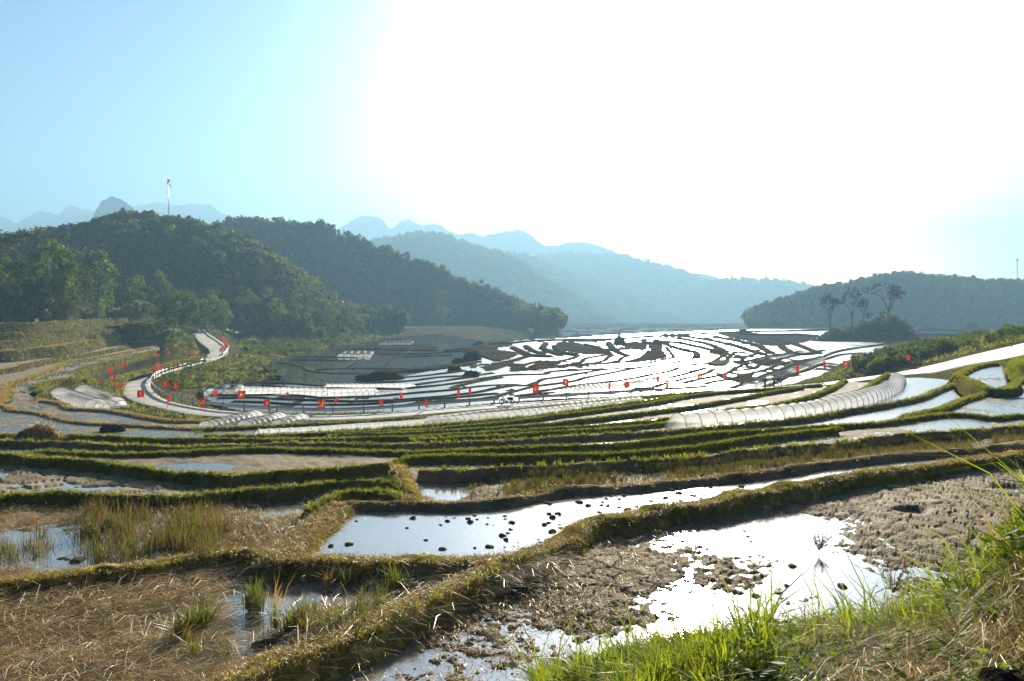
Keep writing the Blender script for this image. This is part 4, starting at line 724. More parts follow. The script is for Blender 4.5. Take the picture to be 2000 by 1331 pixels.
# ------------------------------------------------------------------ the grassy bank at the photographer's feet
crest = np.array([(-300, 1800, 4.2), (400, 1560, 5.0), (800, 1420, 5.3), (1040, 1352, 5.4), (1150, 1325, 5.2), (1300, 1285, 5.0), (1450, 1255, 4.8), (1600, 1262, 4.6), (1720, 1248, 4.3), (1820, 1212, 4.0), (1900, 1165, 3.7), (2000, 1085, 3.4), (2150, 975, 3.0), (2400, 900, 2.7)], float)
def bank():
    u = np.arange(-300, 2401, 12.); v = np.interp(u, crest[:, 0], crest[:, 1]); Y = np.interp(u, crest[:, 0], crest[:, 2]); z = (V0-v)*Y/F; rows = []
    for t in np.linspace(0, 1, 34): yy = .7+(Y-.7)*t; rows.append((yy, -1.45+(z+1.45)*t**1.3))
    for t in np.linspace(.1, 1, 12): rows.append((Y+1.5*t, z+(-3.4-z)*min(1, t*1.1)**1.1))
    Yg = np.stack([r[0] for r in rows]); Z = np.stack([r[1] for r in rows]); X = (u-CX)*np.broadcast_to(Y, Yg.shape)/F*(.55+.45*Yg/Y) if False else (u-CX)*Yg/F
    Z = Z+.07*fbm(X*1.8, Yg*1.8, 900, 4)+.03*fbm(X*9, Yg*9, 905, 3)
    me = mesh_np('bank', np.stack([X, Yg, Z], -1), gfaces(*Yg.shape), M['soil']); struct('ground', me, 'weedy earth bank in the near right corner')
    return u, Yg, X, Z
BU, BY, BX, BZ = bank()
def bank_pts(n, u0, u1, t0, t1, sd):
    r = np.random.default_rng(sd); a = r.uniform(t0*33, t1*33, n); b = np.interp(r.uniform(u0, u1, n), BU, np.arange(len(BU))); i = a.astype(int); j = np.minimum(b.astype(int), len(BU)-2); g, h = a-i, b-j
    q = lambda A: A[i, j]*(1-g)*(1-h)+A[i+1, j]*g*(1-h)+A[i, j+1]*(1-g)*h+A[i+1, j+1]*g*h
    return np.stack([q(BX), q(BY), q(BZ)], 1)
fg_v = variants('front_tuft', [tuft(26, .3, .05, .0055, .75, LM['fg'], 920+i) for i in range(5)]+[tuft(20, .3, .05, .005, .7, LM['yellow'], 930+i) for i in range(2)])
fl_v = variants('front_long_blade', [tuft(6, .5, .03, .006, .9, LM['fg'], 940+i) for i in range(4)]+[tuft(5, .5, .03, .002, .8, LM['dryb'], 946+i) for i in range(2)])
def broadleaf(n, sd, size=.035, h=.16, mat='weed'):
    r = np.random.default_rng(sd); V = []; Fc = []
    for i in range(n):
        a = r.uniform(0, 6.283); rad = r.uniform(.01, .12); c = np.array([rad*math.cos(a), rad*math.sin(a), h*r.uniform(.3, 1)]); d = np.array([math.cos(a), math.sin(a), r.uniform(-.2, .5)]); d /= np.linalg.norm(d); s = np.cross(d, (0, 0, 1)); s /= np.linalg.norm(s); up = np.cross(s, d); L_ = size*r.uniform(.6, 1.3)
        k = len(V); V += [c, c+d*L_*.7+s*L_*.42+up*L_*.08, c+d*L_*1.9, c+d*L_*.7-s*L_*.42+up*L_*.08, c+d*L_*.75]; Fc += [(k, k+1, k+4), (k+1, k+2, k+4), (k+2, k+3, k+4), (k+3, k, k+4)]
        w = .0018; k = len(V); V += [(0-w, 0, 0), (w, 0, 0), tuple(c)]; Fc += [(k, k+1, k+2)]
    return mesh_np('weed', V, Fc, LM[mat], False)
wd_v = variants('weed_plant', [broadleaf(16, 950+i) for i in range(5)])
dr_v = variants('dry_long_grass', [tuft(30, .55, .05, .0022, 1.5, LM['dryb'], 960+i, .55) for i in range(3)]+[tuft(30, .5, .05, .0022, 1.5, LM['straw'], 966+i, .5) for i in range(2)])
p = np.concatenate([bank_pts(420, 1050, 1300, .86, 1.05, 1), bank_pts(620, 1270, 1660, .8, 1.04, 2), bank_pts(200, 1640, 1850, .9, 1.03, 3), bank_pts(420, 1820, 2150, .82, 1.08, 4), bank_pts(160, 1050, 1500, .7, .9, 5)])
scatter('front_grass', 'bright green grass on the bank in the near right corner', fg_v, p, RNG.uniform(.22, .95, len(p))*(.45+.9*vn(p[:, 0]*3, p[:, 1]*3, 8)), tilt=.25)
p = np.concatenate([bank_pts(60, 1050, 1500, .88, 1.05, 11), bank_pts(80, 1450, 1750, .86, 1.05, 12), bank_pts(90, 1780, 2130, .85, 1.06, 13)])
scatter('front_grass', 'long arching blades above the front grass', fl_v, p, RNG.uniform(.5, 1.15, len(p)), tilt=.3)
p = np.concatenate([bank_pts(220, 1380, 2150, .55, .9, 21), bank_pts(110, 1100, 1600, .85, 1.05, 22), bank_pts(120, 1860, 2150, .85, 1.05, 23)])
scatter('front_weeds', 'small broad-leaved weeds low on the near right bank', wd_v, p, RNG.uniform(.45, 1.1, len(p)), tilt=.3)
p = bank_pts(150, 1640, 2120, .66, .9, 31)
p = np.concatenate([p, bank_pts(120, 1600, 2000, .72, .9, 32)]); scatter('front_dry_grass', 'swept pale dead grass lying across the near right bank', dr_v, p, RNG.uniform(.3, .6, len(p)), tilt=.25)
# ------------------------------------------------------------------ trees
def branchy(seed, H, r0, spread, depth, nb=(2, 3), first=.45, lean=0., flat=.6):
    g = np.random.default_rng(seed); mb = MB(); tips = []
    def br(p, d, L_, r, k):
        n = 4; pts = [p]; rad = [r]; q = p.copy(); dd = d.copy()
        for i in range(n):
            dd = dd+g.normal(0, .1, 3)*(1 if k else .4); dd[2] += .05*(1 if k < depth else -.2); dd /= np.linalg.norm(dd); q = q+dd*L_/n; pts.append(q.copy()); rad.append(r*(1-.4*(i+1)/n))
        mb.tube(pts, rad, 5 if k < 2 else 4, caps=False)
        if k >= depth: tips.append(q); return
        m = g.integers(nb[0], nb[1]+1)+(1 if k == 0 else 0); a0 = g.uniform(0, 6.28)
        for i in range(m):
            a = a0+i*6.283/m+g.normal(0, .3); s = spread*g.uniform(.7, 1.3); nd = dd*math.cos(s)+np.array([math.cos(a), math.sin(a), 0])*math.sin(s); nd[2] *= flat if k else 1.; nd /= np.linalg.norm(nd)
            br(pts[-1] if i else q, nd, L_*g.uniform(.5, .75) if k else (H*(1-first))*g.uniform(.42, .6), rad[-1]*.8, k+1)
        if k > 0: tips.append(q)
    br(np.zeros(3), np.array([lean, 0, 1.])/math.hypot(lean, 1), H*first, r0, 0); return mb, np.array(tips)
TREEM = {}
def tree_kind(kind, seed):
    if (kind, seed) in TREEM: return TREEM[kind, seed]
    if kind == 'bare': mb, t = branchy(seed, 11, .36, .62, 4, (2, 3), .5, 0., .75); tr = mb.mesh('trunk', M['bark']); g = np.random.default_rng(seed); p = t[:, None]+g.normal(0, .28, (len(t), 7, 3))*[1, 1, .5]; cr = leaves(p, .26, LM['twig'], seed)
    elif kind == 'sparse': mb, t = branchy(seed, 11, .2, .75, 3, (2, 3), .45, .05, .7); tr = mb.mesh('trunk', M['bark']); g = np.random.default_rng(seed); d = g.normal(0, 1, (len(t), 60, 3)); d /= np.linalg.norm(d, axis=2, keepdims=True); p = t[:, None]+d*g.uniform(.2, 1, (len(t), 60, 1))*.75*np.array([1.2, 1.2, .7]); cr = leaves(p, .17, LM['dark'], seed)
    else:
        pr = dict(bright=(44, 56, 2.6, 9.5, .58, .23, 'treeb'), dark=(44, 54, 2.9, 9.5, .55, .23, 'dark'), mid=(42, 54, 2.7, 9.5, .6, .23, 'tree'), bamboo=(34, 44, 1.9, 11.5, .55, .2, 'tree'), low=(16, 30, 2.4, 6.5, .58, .36, 'tree'), lowd=(16, 30, 2.2, 7., .56, .36, 'dark'), lowb=(16, 30, 2.3, 6., .58, .36, 'brown'), lowg=(16, 30, 2.3, 6.5, .58, .36, 'treeb'))[kind]
        C, p = crown_pts(pr[0], pr[1], pr[2], pr[3], seed, pr[4], .33); cr = leaves(p, pr[5], LM[pr[6]], seed); mb = MB(); top = np.array([.2, .1, pr[3]*.75]); g = np.random.default_rng(seed)
        mb.tube([np.zeros(3)-[0, 0, .4], np.array([.05, 0, pr[3]*.2]), np.array([.1, .1, pr[3]*.45]), top], [.17, .14, .11, .03], 6)
        for c in C[::3]: s = np.array([.1, .1, pr[3]*g.uniform(.2, .5)]); mb.tube([s, (s+c)/2+[0, 0, .2], c], [.06, .045, .015], 4, False)
        tr = mb.mesh('trunk', M['barkpale' if kind in ('bright', 'mid') else 'bark'])
    TREEM[kind, seed] = (tr, cr); return tr, cr
KH = dict(bare=11, sparse=11, bright=9.3, dark=9.3, mid=9.6, bamboo=11.8, low=6.5, lowd=7, lowb=6, lowg=6.5)
def tree(name, label, kind, seed, base, height, wide=1., group=None, rz=0.):
    tr, cr = tree_kind(kind, seed); o = thing(name, label, 'tree', base, rz, group); s = height/KH[kind]; o.scale = (s*wide, s*wide, s)
    link('trunk', tr, o); link('crown', cr, o); return o
def tree_px(name, label, kind, seed, u, vb, vt, Y, wide=1., group=None):
    Y = max(Y, float(lY('C6', u))+12) if u < 260 else Y
    b = PY(u, vb, Y); zg = gz(u, Y); h = (V0-vt)*Y/F-min(b[2], zg); return tree(name, label, kind, seed, (b[0], Y, min(b[2], zg)-.1), h, wide, group, seed*1.3)
for a in [('sparse_tree', 'tall thin-leaved dark tree standing against the sky at the far left', 'sparse', 1, 58, 600, 434, 205, 1.1), ('broadleaf_tree', 'tall bright green tree left of the banana clump', 'bright', 2, 102, 604, 474, 188, 1.), ('broadleaf_tree', 'bright green tree cut by the left edge of the picture', 'bright', 3, 6, 604, 503, 180, 1.), ('broadleaf_tree', 'leafy bright green tree just above the banana leaves', 'bright', 4, 190, 606, 494, 186, .9),
          ('broadleaf_tree', 'dark tree between the two tall bright green trees at left', 'dark', 5, 148, 604, 506, 204, 1.), ('broadleaf_tree', 'dark round tree under the thin-leaved tree at far left', 'dark', 6, 36, 604, 506, 200, 1.2), ('broadleaf_tree', 'low dark tree below the tall bright green tree at left', 'dark', 7, 128, 606, 540, 182, 1.1), ('broadleaf_tree', 'light green tree behind the banana clump, left of two', 'mid', 8, 268, 612, 538, 250, 1.), ('broadleaf_tree', 'light green tree behind the banana clump, right of two', 'mid', 9, 312, 614, 533, 252, 1.),
          ('broadleaf_tree', 'tall tree with a bare pale trunk left of the road top', 'mid', 10, 357, 648, 558, 222, 1.15), ('broadleaf_tree', 'dark tree left of the bare-trunked roadside tree', 'dark', 11, 328, 642, 582, 226, 1.3), ('broadleaf_tree', 'yellow-green tree overhanging the top of the road', 'bright', 12, 414, 655, 578, 262, 1.25), ('broadleaf_tree', 'yellow-green tree right of the road top, above the banana', 'bright', 13, 437, 656, 596, 258, 1.1), ('broadleaf_tree', 'dark tree behind the top of the road', 'dark', 14, 398, 645, 552, 290, 1.2), ('bamboo_clump', 'tall feathery clump at the foot of the hill, right of the road', 'bamboo', 15, 482, 664, 556, 300, 1.3), ('bamboo_clump', 'second feathery clump at the hill foot, nearer the lake', 'bamboo', 16, 540, 668, 575, 292, 1.4),
          ('bamboo_clump', 'isolated column-shaped clump on the lake shore', 'bamboo', 17, 641, 666, 592, 288, .95), ('bamboo_clump', 'tall column-shaped clump on the clearing of the far slope', 'bamboo', 18, 861, 618, 561, 470, 1.2), ('broadleaf_tree', 'small round tree at the tip of the wooded headland', 'low', 19, 1044, 618, 590, 520, 1.1), ('broadleaf_tree', 'dark low tree over the banana clump', 'dark', 20, 232, 610, 556, 240, 1.2), ('broadleaf_tree', 'dark low tree at the left end of the wood edge', 'dark', 21, 66, 608, 545, 180, 1.2)]: tree_px(*a)
kk = [('low', 101), ('low', 102), ('lowd', 103), ('lowb', 104), ('lowg', 105), ('low', 106)]
sp = sample(HA, 130, 0., .55, 77, .8); us = CX+sp[:, 0]*F/sp[:, 1]; sp = sp[(us > -20) & (us < 760)]
for i, p in enumerate(sp):
    k = kk[i % 6]; ad = dict(low='mid-green', lowd='tall dark', lowb='brownish', lowg='bright green')[k[0]]; tree('wood_tree', ad+' tree in the dense lower wood of the left hillside', k[0], k[1], (p[0], p[1], p[2]-.3), random.uniform(6.2, 10.5), random.uniform(.9, 1.15), ad+' trees of the lower left wood', random.uniform(0, 6.28))
# dark scrubby knoll with bare trees
HM = hill('knoll', [(1585, 672), (1605, 660), (1625, 647), (1645, 642), (1670, 640), (1690, 634), (1715, 626), (1745, 624), (1765, 634), (1785, 652), (1805, 670)], 305, [(1585, 673), (1805, 673)], -13.5, 16, .1, 1., 'forestfloor', 61, 1.12)
bush_v = variants('scrub_bush', tree_meshes(3, 12, 30, .2, LM['dark'], 580, (1.1, 1.5), (1.8, 2.4), .5)+tree_meshes(2, 12, 30, .2, LM['tree'], 590, (1.1, 1.5), (1.8, 2.4), .5)+tree_meshes(1, 10, 26, .18, LM['brown'], 595, (1.1, 1.5), (1.6, 2.2), .5))
gbush_v = variants('green_bush', tree_meshes(2, 11, 30, .17, LM['treeb'], 596, (.9, 1.3), (1.5, 2.), .5)+tree_meshes(2, 11, 30, .17, LM['tree'], 598, (.9, 1.3), (1.5, 2.), .5))
p = sample(HM, 330, 0., 1.1, 5); scatter('knoll_scrub', 'dark scrub covering the knoll under the bare trees', bush_v, p, RNG.uniform(.6, 1.1, len(p)))
for i, (u, vb, vt, Y) in enumerate([(1712, 650, 609, 298), (1738, 652, 606, 300), (1758, 655, 617, 302), (1694, 652, 623, 300), (1776, 660, 632, 301)]):
    tree_px('shrub', ['dense dark shrub left of centre on the knoll', 'tallest dense dark shrub at the centre of the knoll', 'dense dark shrub on the right shoulder of the knoll', 'dark shrub at the left end of the big knoll bush', 'low dark shrub at the right foot of the knoll'][i], 'lowd', 103+i % 2*0, u, vb, vt, Y, 1.15)
for i, (u, vb, vt, sd, w) in enumerate([(1620, 645, 577, 31, .62), (1664, 640, 566, 34, .5), (1688, 640, 582, 37, .36), (1732, 628, 553, 40, .9)]):
    tree_px('bare_tree', ['slender bare tree standing alone at the left end of the knoll', 'slender bare tree in the middle of the knoll', 'thin leaning bare tree beside the middle one', 'widest bare tree rising out of the dark shrubs on the knoll'][i], 'bare', sd, u, vb, vt, 303, w)
# ---- bananas
def banana_leaf(L_, W, droop, sd):
    n = 9; g = np.random.default_rng(sd); V = []
    for i in range(n):
        t = i/(n-1); x = L_*(t*.8); z = L_*(.55*t-droop*t*t*.9); w = W*math.sin(math.pi*min(1, .06+t*.94))**.6*(1-.2*t)*.5
        V += [(x, -w, z+.12*w), (x, 0, z-.1*w), (x, w, z+.12*w)]
    return V, gfaces(n, 3)
def banana(label, base, h, sd, group=None):
    g = np.random.default_rng(sd); o = thing('banana_plant', label, 'banana plant', base, g.uniform(0, 6)); mb = MB(); mb.tube([(0, 0, -.3), (0, 0, h*.25), (.05, 0, h*.55)], [.13, .11, .07], 7); link('trunk', mb.mesh('trunk', M['turf']), o)
    for i in range(11):
        V, fc = banana_leaf(min(h*.62, 2.7)*g.uniform(.75, 1.1), min(h*.17, .62), g.uniform(.35, .95), sd+i); me = mesh_np('leaf', V, fc, LM['banana']); l = link('leaf', me, o, (.03, 0, h*.56)); l.rotation_euler = (g.normal(0, .25), g.uniform(-.55, .1), i*.785+g.normal(0, .2))
for i, (u, v, h, lb) in enumerate([(228, 614, 3.6, 'leftmost banana plant of the shining clump above the terraces'), (248, 612, 4.2, 'second banana plant of the shining clump above the terraces'), (268, 612, 4.8, 'tallest banana plant of the clump above the terraces'), (286, 614, 4., 'rightmost banana plant of the shining clump above the terraces'), (140, 600, 3.6, 'banana plant below the tall bright green tree at left'), (178, 604, 3.8, 'banana plant under the leafy bright green tree'), (313, 660, 3., 'small banana plant alone on the grassy slope'), (292, 645, 2.8, 'small banana plant high on the grassy slope'), (448, 672, 4.6, 'yellow-green banana plant beside the guard rail at the road top'), (463, 674, 4.2, 'banana plant just right of the one at the road top'), (492, 694, 4.2, 'dark banana plant on the slope right of the road')]):
    if v < 630 and u > 200: Yb = float(lY('C6', u))+3; zb_ = gz(u, Yb); banana(lb, ((u-CX)*Yb/F, Yb, zb_-.1), (V0-random.uniform(568, 584))*Yb/F-zb_+.8, 40+i)
    else: b = hit(u, v, 120); banana(lb, b, h*1.35, 40+i)
# ---- scrub and rough grass on the slopes
def pxpts(poly, n, sd, ymin=5):
    r = np.random.default_rng(sd); q = np.array(poly, float); out = []
    while len(out) < n:
        u, v = r.uniform(q[:, 0].min(), q[:, 0].max()), r.uniform(q[:, 1].min(), q[:, 1].max())
        if inpoly(np.array([u]), np.array([v]), q)[0]:
            h = hit(u, v, ymin); out.append(h if h is not None else np.array([0, -50., -60.]))
    return np.array(out)
LE = [(-30, 585), (250, 598), (385, 612), (385, 632), (250, 622), (100, 630), (-30, 633)]
lep = pxpts(LE, 260, 1, 120); leu = CX+lep[:, 0]*F/lep[:, 1]; lep = lep[~((leu > 195) & (leu < 312) & (lep[:, 1] < lY('C6', leu)+8))]
scatter('slope_scrub', 'dark scrub along the edge of the left wood', bush_v, lep, RNG.uniform(.4, .95, len(lep)))
SL = [(200, 626), (330, 632), (365, 645), (392, 690), (340, 704), (300, 672), (240, 672), (210, 650)]
scatter('slope_scrub', 'green bushes on the slope left of the climbing road', gbush_v, pxpts(SL, 110, 2, 120), RNG.uniform(.35, .9, 110)); scatter('slope_grass', 'rough grass on the slope left of the climbing road', gl_far, pxpts(SL, 1500, 3, 120), RNG.uniform(.7, 1.6, 1500))
SR = [(425, 704), (452, 692), (500, 690), (530, 705), (545, 742), (480, 746), (420, 752), (330, 765), (318, 738), (360, 722)]
scatter('slope_scrub', 'low bushes on the slope below the road bend', gbush_v, pxpts(SR, 110, 4, 100), RNG.uniform(.25, .7, 110)); scatter('slope_grass', 'rough grass on the slope below the road bend', gl_far, pxpts(SR, 2600, 5, 100), RNG.uniform(.5, 1.3, 2600))
SH = [(455, 665), (560, 664), (640, 664), (740, 652), (830, 641), (800, 652), (730, 662), (655, 678), (560, 700), (480, 690)]
scatter('slope_scrub', 'bushes on the grassy shelf beside the lake', gbush_v, pxpts(SH, 170, 6, 150), RNG.uniform(.5, 1.3, 170)); scatter('slope_grass', 'rough grass on the shelf beside the lake', gl_far, pxpts(SH, 2600, 7, 150), RNG.uniform(.7, 1.8, 2600))
p = sample(HB, 900, 0., .2, 91); us = CX+p[:, 0]*F/p[:, 1]; p = p[(us > 700) & (us < 1105)]; scatter('slope_scrub', 'pale scrub at the foot of the far wooded slope', gbush_v, p, RNG.uniform(.8, 1.8, len(p)))
RS = [(1665, 724), (1700, 702), (1760, 690), (1850, 682), (1860, 692), (1800, 706), (1750, 722), (1690, 735)]
scatter('slope_scrub', 'dark scrub on the far side of the right road', bush_v, pxpts(RS, 190, 8, 108), RNG.uniform(.5, 1.1, 190))
RG = [(1560, 748), (1640, 722), (1700, 702), (1790, 672), (1850, 657), (1960, 643), (2010, 634), (2010, 664), (1900, 688), (1830, 706), (1750, 722), (1680, 736), (1600, 748)]
scatter('slope_grass', 'rough grass on the slope beyond the right road', gl_far, pxpts(RG, 4200, 9, 80), RNG.uniform(.4, 1.1, 4200)); scatter('slope_scrub', 'green bushes on the slope beyond the right road', gbush_v, pxpts([(1790, 672), (1850, 659), (1960, 646), (2005, 640), (2005, 660), (1900, 684), (1850, 682)], 70, 10, 90), RNG.uniform(.3, .8, 70))
RV = [(1960, 735), (1975, 705), (2010, 695), (2010, 752), (1985, 758)]
scatter('bank_grass', 'thick grass on the right corner bank', gl_mid, pxpts(RV, 1300, 11, 30), RNG.uniform(.9, 1.8, 1300))
VG = [(205, 772), (225, 742), (262, 728), (312, 712), (392, 694), (392, 700), (318, 719), (250, 740), (238, 760), (250, 784), (330, 806), (440, 822), (440, 829), (330, 818), (240, 798)]
scatter('verge_grass', 'grass verge on the outside of the road bend', gl_far, pxpts(VG, 900, 12, 60), RNG.uniform(.35, .9, 900))
VI = [(300, 740), (292, 750), (300, 768), (330, 786), (400, 800), (520, 808), (640, 811), (800, 802), (1000, 786), (1250, 770), (1380, 760), (1380, 755), (1250, 764), (1000, 778), (800, 794), (640, 803), (520, 798), (400, 784), (330, 765), (312, 745)]
scatter('verge_grass', 'ragged grass verge under the guard rails', gl_far, pxpts(VI, 1500, 13, 75), RNG.uniform(.25, .7, 1500))
scatter('slope_scrub', 'dark bushes breaking the left terraces', bush_v, pxpts([(205, 640), (240, 640), (245, 672), (205, 676)], 26, 15, 150), RNG.uniform(.5, 1., 26))
# ------------------------------------------------------------------ white seedbed tunnels on bamboo hoops
HOOP = {}
def tunnel(label, px, z, w, h, sp, group=None, lift=0., rough=1.):
    pts = catmull(np.array([P(u, v, z) for u, v in px]), 10); C, s = resample(pts, sp); n = len(C)
    base = C[0].copy(); o = thing('seedbed_tunnel', label, 'seedbed tunnel', base, 0, group); t = np.gradient(C[:, :2], axis=0); t /= np.linalg.norm(t, axis=1, keepdims=True); nr = np.stack([-t[:, 1], t[:, 0]], 1)
    K = 15; th = np.linspace(0, math.pi, K); V = []; sd = hash_name(label) % 500; g = np.random.default_rng(sd); hh = h*(1+.1*fbm(s*.25, s*0, sd, 3)*rough)
    def ring(c, nn, ww, h2, tt, d=0.):
        r = np.stack([c[0]+nn[0]*ww*np.cos(th)+tt[0]*d, c[1]+nn[1]*ww*np.cos(th)+tt[1]*d, c[2]-.04+h2*np.sin(th)**.8], 1); return r-base
    V.append(ring(C[0], nr[0], w*.55, h*.08, t[0], -h*.9)); V.append(ring(C[0], nr[0], w*.85, h*.62, t[0], -h*.4))
    for i in range(n):
        V.append(ring(C[i], nr[i], w, hh[i], t[i]))
        if i < n-1:
            for f, q in ((.25, .955), (.5, .925), (.75, .955)):
                c = C[i]*(1-f)+C[i+1]*f; nn = nr[i]*(1-f)+nr[i+1]*f; r = ring(c, nn, w*(q+.02), (hh[i]*(1-f)+hh[i+1]*f)*q, t[i]); r += (np.sin(th*g.integers(3, 7)+g.uniform(0, 6))*.02*h*np.sin(th))[:, None]*np.array([0, 0, 1.])+g.normal(0, .006, r.shape)*h; V.append(r)
    V.append(ring(C[-1], nr[-1], w*.85, h*.62, t[-1], h*.4)); V.append(ring(C[-1], nr[-1], w*.55, h*.08, t[-1], h*.9)); V = np.stack(V)
    link('cover', mesh_np('cover', V.reshape(-1, 3), gfaces(len(V), K), M['fleece']), o)
    r = max(.011, .00036*C[:, 1].mean()); key = (round(w, 3), round(h, 3), round(r, 3))
    if key not in HOOP: HOOP[key] = MB().tube(np.stack([np.zeros(K), (w+.008)*np.cos(th), (h*1.012)*np.sin(th)**.8-.04], 1), r, 5).mesh('hoop', M['hoop'])
    for i in range(n):
        q = link('hoop', HOOP[key], o, C[i]-base); q.rotation_euler.z = math.atan2(t[i, 1], t[i, 0]); q.scale = (1, 1, hh[i]/h)
    return o
G = 'white seedbed tunnels'
for a in [('long white ribbed tunnel curving along the right terrace, the largest of all', [(1325, 836), (1400, 830), (1480, 822), (1560, 812), (1640, 796), (1700, 780), (1740, 763), (1752, 748)], -4.98, .55, .66, .78),
 ('low white tunnel nearest the camera in the long strip below the road', [(505, 848), (600, 843), (700, 836), (800, 829), (925, 817), (1050, 805), (1150, 794), (1250, 783)], -7.92, .5, .34, .62), ('low white tunnel behind the longest one in the strip below the road', [(840, 823), (925, 813), (1000, 805), (1080, 796), (1150, 789), (1205, 783)], -8.0, .5, .4, .62),
 ('leftmost of three ribbed white tunnels beside the road, and longest', [(404, 838), (440, 829), (475, 820), (500, 814)], -9.4, .8, .62, .72), ('middle one of three ribbed white tunnels beside the road', [(480, 836), (515, 827), (545, 818)], -9.4, .8, .62, .72), ('shortest and rightmost of three ribbed white tunnels beside the road', [(546, 832), (570, 825), (590, 820)], -9.4, .75, .6, .72),
 ('white tunnel at far left, left of the parallel pair above the bank', [(186, 797), (165, 789), (140, 780), (119, 773)], -10.2, 1.1, 1.0, .9), ('white tunnel at far left, right of the parallel pair by the road', [(223, 793), (205, 784), (185, 776), (164, 769)], -10.3, 1.1, 1.0, .9), ('short low white tunnel lying across the ends of the far left pair', [(190, 799), (212, 797), (238, 793)], -10.1, .7, .6, .8),
 ('front white tunnel of the long bluish pair beyond the guard rail', [(476, 770), (520, 770), (580, 771), (634, 773)], -12.4, .8, .62, .9), ('back white tunnel of the long bluish pair beyond the guard rail', [(455, 764), (520, 764), (580, 765), (634, 766)], -12.4, .8, .62, .9), ('white tunnel right of the long bluish pair, front one', [(640, 774), (680, 773), (728, 770)], -12.4, .7, .58, .9), ('white tunnel right of the long bluish pair, back one', [(640, 767), (680, 766), (732, 765)], -12.4, .7, .58, .9),
 ('thin long white tunnel farthest from the guard rail, by the dark heap', [(638, 757), (700, 757), (760, 756), (806, 756)], -12.4, .7, .6, .9), ('low grey-white tunnel ending at a red flag beyond the rail', [(738, 772), (768, 769), (793, 767)], -12.4, .6, .42, .9), ('round-ended white tunnel at the left end of the bench', [(412, 771), (414, 765)], -12.4, 1., .85, .8), ('second round-ended white tunnel at the left end of the bench', [(428, 771), (440, 762)], -12.4, 1., .85, .8), ('third round-ended white tunnel at the left end of the bench', [(446, 771), (465, 760)], -12.4, 1., .8, .8),
 ('pale tunnel behind the guard rail with a rounded near end', [(1103, 767), (1150, 763), (1200, 760), (1262, 754)], -12.3, .9, .7, .9), ('thin pale tunnel just behind the round-ended one by the rail', [(1130, 759), (1190, 754), (1262, 748)], -12.4, .8, .55, .9),
 ('long white tunnel running away behind the standing people', [(1462, 757), (1490, 744), (1520, 733), (1550, 722), (1580, 711), (1603, 703)], -12.2, 1., .85, 1.1), ('small distant white tunnel below the bare trees', [(1510, 702), (1540, 695), (1562, 690)], -12.4, .9, .7, 1.3)]: tunnel(*a, group=G)
for j, (u0, u1, v, dv, n, w, h, lb) in enumerate([(668, 720, 697, -2.5, 5, 1.0, .85, 'hump-shaped white cover in the nearer row on the lake'), (748, 800, 674, -2, 7, .9, .8, 'hump-shaped white cover in the farther row on the lake'), (1296, 1322, 663, -3, 3, 1.4, 1.1, 'hump-shaped white cover on the far terrace edge')]):
    for i in range(n):
        u = u0+(u1-u0)*i/(n-1); ordn = ['first', 'second', 'third', 'fourth', 'fifth', 'sixth', 'seventh'][i]; tunnel(lb+', '+ordn+' from the left', [(u-2, v), (u+4, v+dv*2.2)], float(zmid(v))+.05, w, h, 2.4, group=lb.replace('cover', 'covers'))
# ------------------------------------------------------------------ flags
def star2(r=.3):
    p = [(0, 0)]+[((r if i % 2 == 0 else r*.4)*math.sin(i*math.pi/5), (r if i % 2 == 0 else r*.4)*math.cos(i*math.pi/5)) for i in range(10)]; return p, [(0, i+1, (i+1) % 10+1) for i in range(10)]
def sickle2():
    p = []; f = []
    n = 12
    for i in range(n+1):
        a = math.radians(-200+250*i/n); wd_ = .05*math.sin(math.pi*(.12+.86*i/n))+.008; cx, cyy = 0, .02; p += [(cx+(.21+wd_*.3)*math.cos(a), cyy+(.21+wd_*.3)*math.sin(a)), (cx+(.21-wd_)*math.cos(a), cyy+(.21-wd_)*math.sin(a))]
    for i in range(n): f += [(2*i, 2*i+1, 2*i+3), (2*i, 2*i+3, 2*i+2)]
    def quad(a, b, w):
        a, b = np.array(a), np.array(b); d = (b-a)/np.linalg.norm(b-a); m = np.array([-d[1], d[0]])*w; k = len(p); p.extend([tuple(a-m), tuple(a+m), tuple(b+m), tuple(b-m)]); f.extend([(k, k+1, k+2), (k, k+2, k+3)])
    quad((.2, -.2), (-.12, .14), .026); quad((-.22, .08), (-.06, .24), .055); quad((-.1, -.16), (-.2, -.27), .03); return p, f
EMB = dict(star=star2(), sickle=sickle2())
